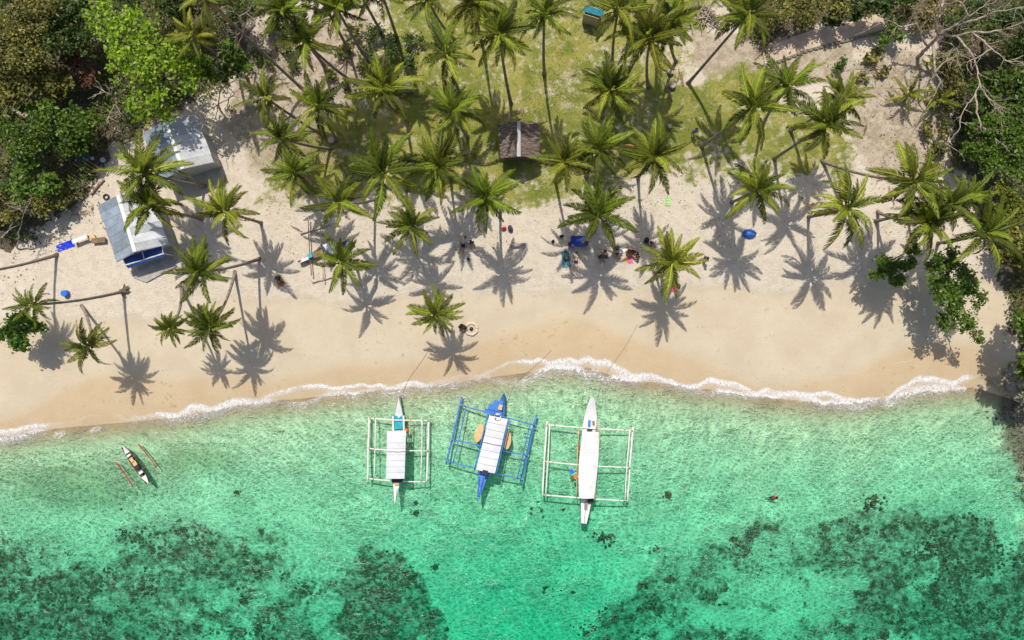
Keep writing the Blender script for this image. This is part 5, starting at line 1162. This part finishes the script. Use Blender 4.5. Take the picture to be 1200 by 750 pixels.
def person(px, py, kind, rz, label, shirt=None, shorts=(.02, .02, .05), sk=0, z=None, hair=True):
    bm, so, sh, ha = body(kind); q = at(px, py)
    if z is not None: q = atz(px, py, z)
    me = bm.copy(); o = link('person', me, SKIN[sk], None, q); o.rotation_euler = (0, 0, rz); tag(o, label, 'person')
    for (m_, nm, col) in ((so, 'shorts', shorts), (sh, 'shirt', shirt)):
        if col is None: continue
        k = m_.copy(); link(nm, k, cloth(col, nm + '_cloth'), o)
    if hair: link('hair', ha.copy(), HAIR, o)
    return o
PI = math.pi
def towel(px, py, w, l, rz, col, label, name='towel', cat='towel'):
    q = at(px, py); b = MB(); b.slab([[(-w / 2 + w * i / 8 + .03 * math.sin(j * 1.7), -l / 2 + l * j / 10, .05 + .025 * math.sin(i * 1.9 + j) + .02 * math.sin(j * 2.3)) for i in range(9)] for j in range(11)][::-1], .02)
    o = b.build(name, cloth(col, name + '_cloth'), loc=q); o.rotation_euler = (0, 0, rz); tag(o, label, cat); return o
def bag(px, py, s, col, label, name='bag'):
    root = empty(name, at(px, py), rnd.uniform(0, 6)); tag(root, label, 'bag'); b = MB(); b.ball((0, 0, s * .42), (s * .55, s * .4, s * .45), 10, 7, .06, int(px)); b.build('bag_body', cloth(col, 'bag_fabric'), root, smooth=True)
    b = MB(); b.tube([(s * .4 * math.cos(t), 0, s * .55 + s * .45 * math.sin(t)) for t in [i * PI / 8 for i in range(9)]], s * .05, 5); b.build('strap', M['dark'], root)
towel(663.3, 303.5, .75, 1.55, .12, (.02, .30, .38), 'long teal towel on the sand by the bathers')
person(664, 304, 'lie', .15, 'person lying on the long teal towel', None, (.02, .06, .08), 0)
person(675, 306, 'lie', -.06, 'bare-chested person in navy shorts lying on the sand beside the teal towel', None, (.03, .04, .12), 1)
person(703, 300, 'sit', .4, 'person in black sitting in the palm shade, left of a pair', (.02, .02, .02), (.02, .02, .02), 0)
person(708, 302, 'stand', 2.6, 'person with green top standing in palm shade by the seated one in black', (.03, .12, .05), (.02, .02, .025), 0)
person(706, 296, 'stand', .4, 'person in orange top standing behind the pair in palm shade', (.55, .14, .06), (.03, .03, .03), 1)
person(723, 290, 'sit', -.5, 'person in teal shirt sitting on the sand', (.01, .36, .45), (.03, .03, .04), 1)
person(720.5, 298, 'sit', 1.2, 'person in orange shorts sitting beside the one in teal', (.05, .45, .42), (.7, .2, .05), 0)
person(735, 294, 'sit', .6, 'person in orange shirt sitting by the pink towel', (.72, .16, .03), (.05, .03, .03), 1)
person(740, 294, 'sit', -.2, 'person in dark red top sitting by the pink towel', (.18, .02, .03), (.03, .03, .03), 0)
person(746, 297, 'sit', -.9, 'person in black top sitting at the end of the pink towel group', (.02, .018, .02), (.03, .03, .03), 0)
person(747, 302, 'sit', -2.2, 'bare-backed person sitting in front of the one in black', None, (.10, .05, .03), 1)
towel(738, 304, .45, .75, .2, (.78, .14, .32), 'pink towel laid among the seated group'); towel(734, 304.5, .3, .4, .6, (.8, .5, .05), 'small yellow cloth beside the pink towel', 'cloth', 'cloth'); towel(729, 293.5, .9, .5, .3, (.8, .78, .74), 'white towel between the teal and orange groups')
# navy sunshade on poles with people under it
SS = empty('sunshade', at(677, 284)); tag(SS, 'small navy blue sunshade on poles at the edge of palm shade', 'sunshade'); b = MB(); b.slab([[(-.75 + 1.5 * i / 6, -.5 + j / 4, .95 - .12 * math.sin(i * PI / 6) * math.sin(j * PI / 4) + .05 * (j - 2) / 2) for i in range(7)] for j in range(5)][::-1], .02); b.build('canopy', simple('navy_nylon', (.02, .05, .30), .5, .2), SS)
for (x, y) in ((-.7, -.45), (.7, -.45), (-.7, .45), (.7, .45)): b = MB(); b.tube([(x, y, -.1), (x, y, .93)], .02, 6); b.build('pole', M['grey_wood'], SS)
person(668, 285, 'sit', .2, 'person in maroon sitting at the left pole of the navy sunshade', (.12, .03, .05), (.03, .03, .04), 0); person(687, 284, 'sit', -.4, 'person in pale shirt sitting at the right pole of the navy sunshade', (.45, .30, .2), (.08, .05, .03), 1)
bag(658, 277, .4, (.03, .03, .035), 'black bag lying inland of the navy sunshade'); bag(648, 283, .35, (.02, .02, .025), 'small black bag in palm shade apart from the group')
bag(757, 282, .6, (.03, .028, .04), 'black bag heaped beside the person in white'); person(761, 285, 'sit', .8, 'person in lilac white shirt sitting by a black bag', (.55, .50, .68), (.05, .05, .06), 0)
person(824, 304, 'stand', 2.2, 'person in grey shirt standing alone near a palm shadow', (.10, .10, .13), (.05, .05, .06), 0)
towel(790.5, 337, .6, .85, -.1, (.85, .06, .28), 'bright pink towel under the windblown palm'); bag(795, 335, .45, (.22, .12, .06), 'brown bag against the bright pink towel'); person(789, 326, 'sit', .3, 'person in red sitting under the windblown palm', (.4, .05, .04), (.1, .05, .04), 1)
towel(783, 236, .5, .85, -.1, (.36, .62, .24), 'light green towel spread on dry grass')
person(543, 287, 'lie', -.25, 'person with pale top lying face up in palm shade', (.45, .42, .40), (.02, .02, .02), 0); person(552, 283, 'sit', .3, 'person in white shirt sitting in palm shade beside the lying one', (.80, .80, .84), (.05, .06, .15), 0)
bag(549, 304, .3, (.02, .02, .02), 'tiny black bag on a pale mat in palm shade'); towel(547, 303, .7, .6, 0, (.5, .49, .47), 'pale mat under the tiny black bag', 'mat', 'mat')
bag(590.5, 268, .45, (.55, .05, .07), 'red bag next to a palm foot'); bag(598, 268, .6, (.10, .05, .12), 'dark purple bag next to the red bag')
person(327, 325, 'sit', .6, 'person in dark blue sitting in a palm shadow', (.03, .04, .09), (.02, .02, .02), 0)
b = MB(); b.tube([(0, 0, 0), (0, 0, .16), (0, 0, .22)], [.30, .36, .34], 12); tag(b.build('basket', simple('woven_basket', (.24, .09, .03), .8, .3), loc=at(329, 331)), 'round reddish brown basket beside the person in dark blue', 'basket')
person(539.5, 381.5, 'sit', .9, 'person in black sitting by the sand ring, inland side', (.02, .02, .02), (.02, .02, .02), 0); person(545, 382, 'sit', -.6, 'person in black shorts sitting right against the sand ring', (.05, .03, .03), (.02, .02, .02), 0)
SRG = empty('sand_ring', at(552.5, 385.5)); tag(SRG, 'round ring of heaped sand on the open beach', 'sand ring'); b = MB()
b.tube([(.55 * math.cos(i * PI / 10), .55 * math.sin(i * PI / 10), .03) for i in range(21)], [.13 + .03 * math.sin(i * 2.1) for i in range(21)], 7); b.build('ring', simple('heaped_sand', (.64, .53, .40), .95, .1), SRG, smooth=True)
b = MB(); b.ball((0, 0, .08), (.2, .18, .16), 8, 5, .2, 3); b.build('husk', M['dark'], SRG)
person(811, 157, 'stand', .3, 'person in bright blue standing on the grass below the stumps', (.03, .08, .6), (.2, .2, .2), 0)
person(905, 584, 'swim', -.7, 'swimmer with red top floating above the reef edge', (.55, .06, .04), (.03, .03, .05), 1, z=-.42).rotation_euler = (.95, 0, -.7)

# blue beach tent
BT = empty('beach_tent', at(877.5, 274)); tag(BT, 'small blue beach tent with a red and white toy on top', 'tent'); b = MB(); P = []
for j in range(7):
    r = math.cos(j * PI / 12 ); P.append([Vector((.68 * r * math.cos(i * PI / 8) , .46 * r * math.sin(i * PI / 8), .62 * math.sin(j * PI / 12))) for i in range(17)])
b.grid(P); b.build('shell', M['blue_bright'], BT, smooth=True)
for s in (-1, 1): b = MB(); b.tube([(.7 * math.cos(t), s * .15 * math.sin(t), .64 * math.sin(t)) for t in [i * PI / 10 for i in range(11)]], .018, 5); b.build('tent_pole', M['grey_wood'], BT)
b = MB(); b.ball((.0, .42, .40), .12, 8, 6); b.build('pennant', Wm, BT); b = MB(); b.ball((.1, .47, .36), .08, 8, 6); b.build('pennant', M['red_paint'], BT)
# table with cloth and bench
TB = empty('table', at(476, 101)); tag(TB, 'small table with pale blue cloth beside a palm', 'table'); b = MB(); b.slab([[(-.5 + i * .125, -.32 + j * .16, .74 + .008 * math.sin(i * 2)) for i in range(9)] for j in range(5)][::-1], .03); b.build('tabletop', simple('pale_blue_cloth', (.5, .66, .76), .6, .2, 3., dirt=(.25, .45, .65)), TB)
for (x, y) in ((-.45, -.27), (.45, -.27), (-.45, .27), (.45, .27)): b = MB(); b.box((x, y, .34), (.06, .06, .76)); b.build('leg', M['wood'], TB)
BN = empty('bench', at(479, 108)); tag(BN, 'brown plank bench in front of the table', 'bench'); b = MB(); b.box((0, 0, .42), (1.0, .25, .05)); b.build('seat', M['wood'], BN)
for x in (-.4, .4): b = MB(); b.box((x, 0, .19), (.06, .22, .42)); b.build('leg', M['wood'], BN)
BN = empty('bench', at(607, 287.5), .1); tag(BN, 'grey plank bench on the sand below the red bag', 'bench'); b = MB(); b.box((0, 0, .40), (1.5, .24, .06)); b.build('seat', M['grey_wood'], BN)
for x in (-.6, .6): b = MB(); b.box((x, 0, .17), (.07, .2, .42)); b.build('leg', M['grey_wood'], BN)
# palm stumps, round tables
def stump(px, py, r, h_, lab):
    b = MB(); b.tube([(0, 0, -.1), (0, 0, h_ * .3), (0, 0, h_)], [r * 1.2, r, r * .95], 11); root = empty('palm_stump', at(px, py)); tag(root, lab, 'stump'); b.build('stem', M['bark_palm'], root, smooth=False)
    b = MB(); b.tube([(0, 0, h_ - .01), (0, 0, h_ + .012)], r * .82, 11); b.build('cut_face', simple('cut_wood', (.45, .36, .26), .9, .3, 8.), root)
stump(785, 85, .32, .4, 'sawn palm stump in a sandy patch of the grove'); stump(787, 101, .36, .45, 'sawn palm stump beside a leaning stick'); stump(784, 149, .24, .4, 'small sawn stump inland of the person in blue')
stump(389, 165, .36, .35, 'sawn stump among the palms of the sandy clearing')
log([(776, 94), (782, 106), (788, 119)], .05, 'thin dark stick lying beside a stump', 'bark', 'stick'); 
RM = empty('root_mass', at(146, 341)); tag(RM, 'gnarled root mass at the foot of the long leaning palm', 'roots')
for k in range(14):
    a0 = rnd.uniform(0, 6.28); L = rnd.uniform(.3, .75); b = MB(); b.tube([(0, 0, .25), (L * .5 * math.cos(a0), L * .5 * math.sin(a0), .3), (L * math.cos(a0 + .3), L * math.sin(a0 + .3), -.02)], [.14, .08, .03], 6); b.build('root', M['bark'], RM)
# tarp, boards, rubbish by the huts
towel(77, 288, 1.7, .7, .35, (.02, .05, .62), 'crumpled bright blue tarp on the sand', 'tarp', 'tarp')
def panel(px, py, w, l, rz, mat, lab, z=.45, name='board'):
    root = empty(name, at(px, py), rz); tag(root, lab, 'board'); b = MB(); b.box((0, 0, z), (w, l, .05)); b.build('sheet', mat, root)
    for x in (-w * .4, w * .4): b = MB(); b.box((x, 0, z / 2 - .05), (.06, l * .8, z)); b.build('trestle', M['wood'], root)
panel(98, 281, 1.5, .4, .38, M['white_paint'], 'white board on trestles next to the blue tarp', .6); panel(118, 282, 1.3, .5, .1, M['wood'], 'brown plank stack against the front hut', .35); panel(110, 279, .6, .4, .5, M['tan'], 'short tan plank between white board and hut', .3)
RB = empty('rubbish_heap', at(100, 186)); tag(RB, 'heap of blue and white plastic rubbish at the edge of the thicket', 'rubbish')
for k in range(16):
    a0 = rnd.uniform(0, 6.28); r = rnd.uniform(.1, .75); b = MB(); b.ball((r * math.cos(a0), r * math.sin(a0) * .8, .1), (rnd.uniform(.12, .28), rnd.uniform(.1, .22), rnd.uniform(.08, .18)), 7, 5, .25, k); b.build('bag', [M['blue_bright'], M['white_paint'], M['blue_bright'], M['teal_paint']][k % 4], RB)
FRM = empty('wooden_frame', at(106, 196), -.6); tag(FRM, 'rickety bamboo rack in front of the rubbish heap', 'rack')
for k in range(4): b = MB(); b.tube([(-.9 + k * .1, -.5 + k * .33, .8), (.9 + k * .1, -.45 + k * .33, .82)], .035, 6); b.build('slat', M['bamboo'], FRM)
for (x, y) in ((-.8, -.45), (.9, -.4), (-.6, .45), (1.0, .5)): b = MB(); b.tube([(x, y, -.1), (x, y, .85)], .035, 6); b.build('leg', M['bamboo'], FRM)
b = MB(); b.tube([(0, 0, 0), (0, 0, .3), (0, 0, .34)], [.2, .24, .2], 12); tag(b.build('bucket', simple('pale_blue_plastic', (.4, .6, .75), .4), loc=at(122, 188)), 'pale blue bucket between the rubbish heap and rear hut', 'bucket')
b = MB(); b.tube([(.24 * math.cos(i * PI / 8), .24 * math.sin(i * PI / 8), .1) for i in range(17)], .08, 6); ty = b.build('tyre', M['dark'], smooth=True, loc=at(125, 231)); tag(ty, 'old black tyre lying behind the front hut', 'tyre')
# blue wrap on the palm trunk
b = MB(); b.tube([(0, 0, .1), (0, 0, .5)], [.34, .30], 10); tag(b.build('cloth_wrap', M['blue_bright'], loc=at(78.5, 344)), 'small blue cloth bundle on the sand beside a palm shadow', 'cloth')
# brushwood pile, top
BP = empty('brushwood_pile', at(828, 20)); tag(BP, 'pile of grey brushwood and dry palm stalks at the grove edge', 'brushwood')
for k in range(46):
    a0 = rnd.uniform(0, 6.28); x, y = rnd.gauss(0, .7), rnd.gauss(0, .75); L = rnd.uniform(.5, 1.1); z = rnd.uniform(.05, .55) ; b = MB()
    b.tube([(x - L * math.cos(a0), y - L * math.sin(a0), z), (x, y, z + .1), (x + L * math.cos(a0), y + L * math.sin(a0), z - .02)], [.045, .04, .02], 5); b.build('stick', M['deadwood'] if k % 3 else M['bark'], BP)
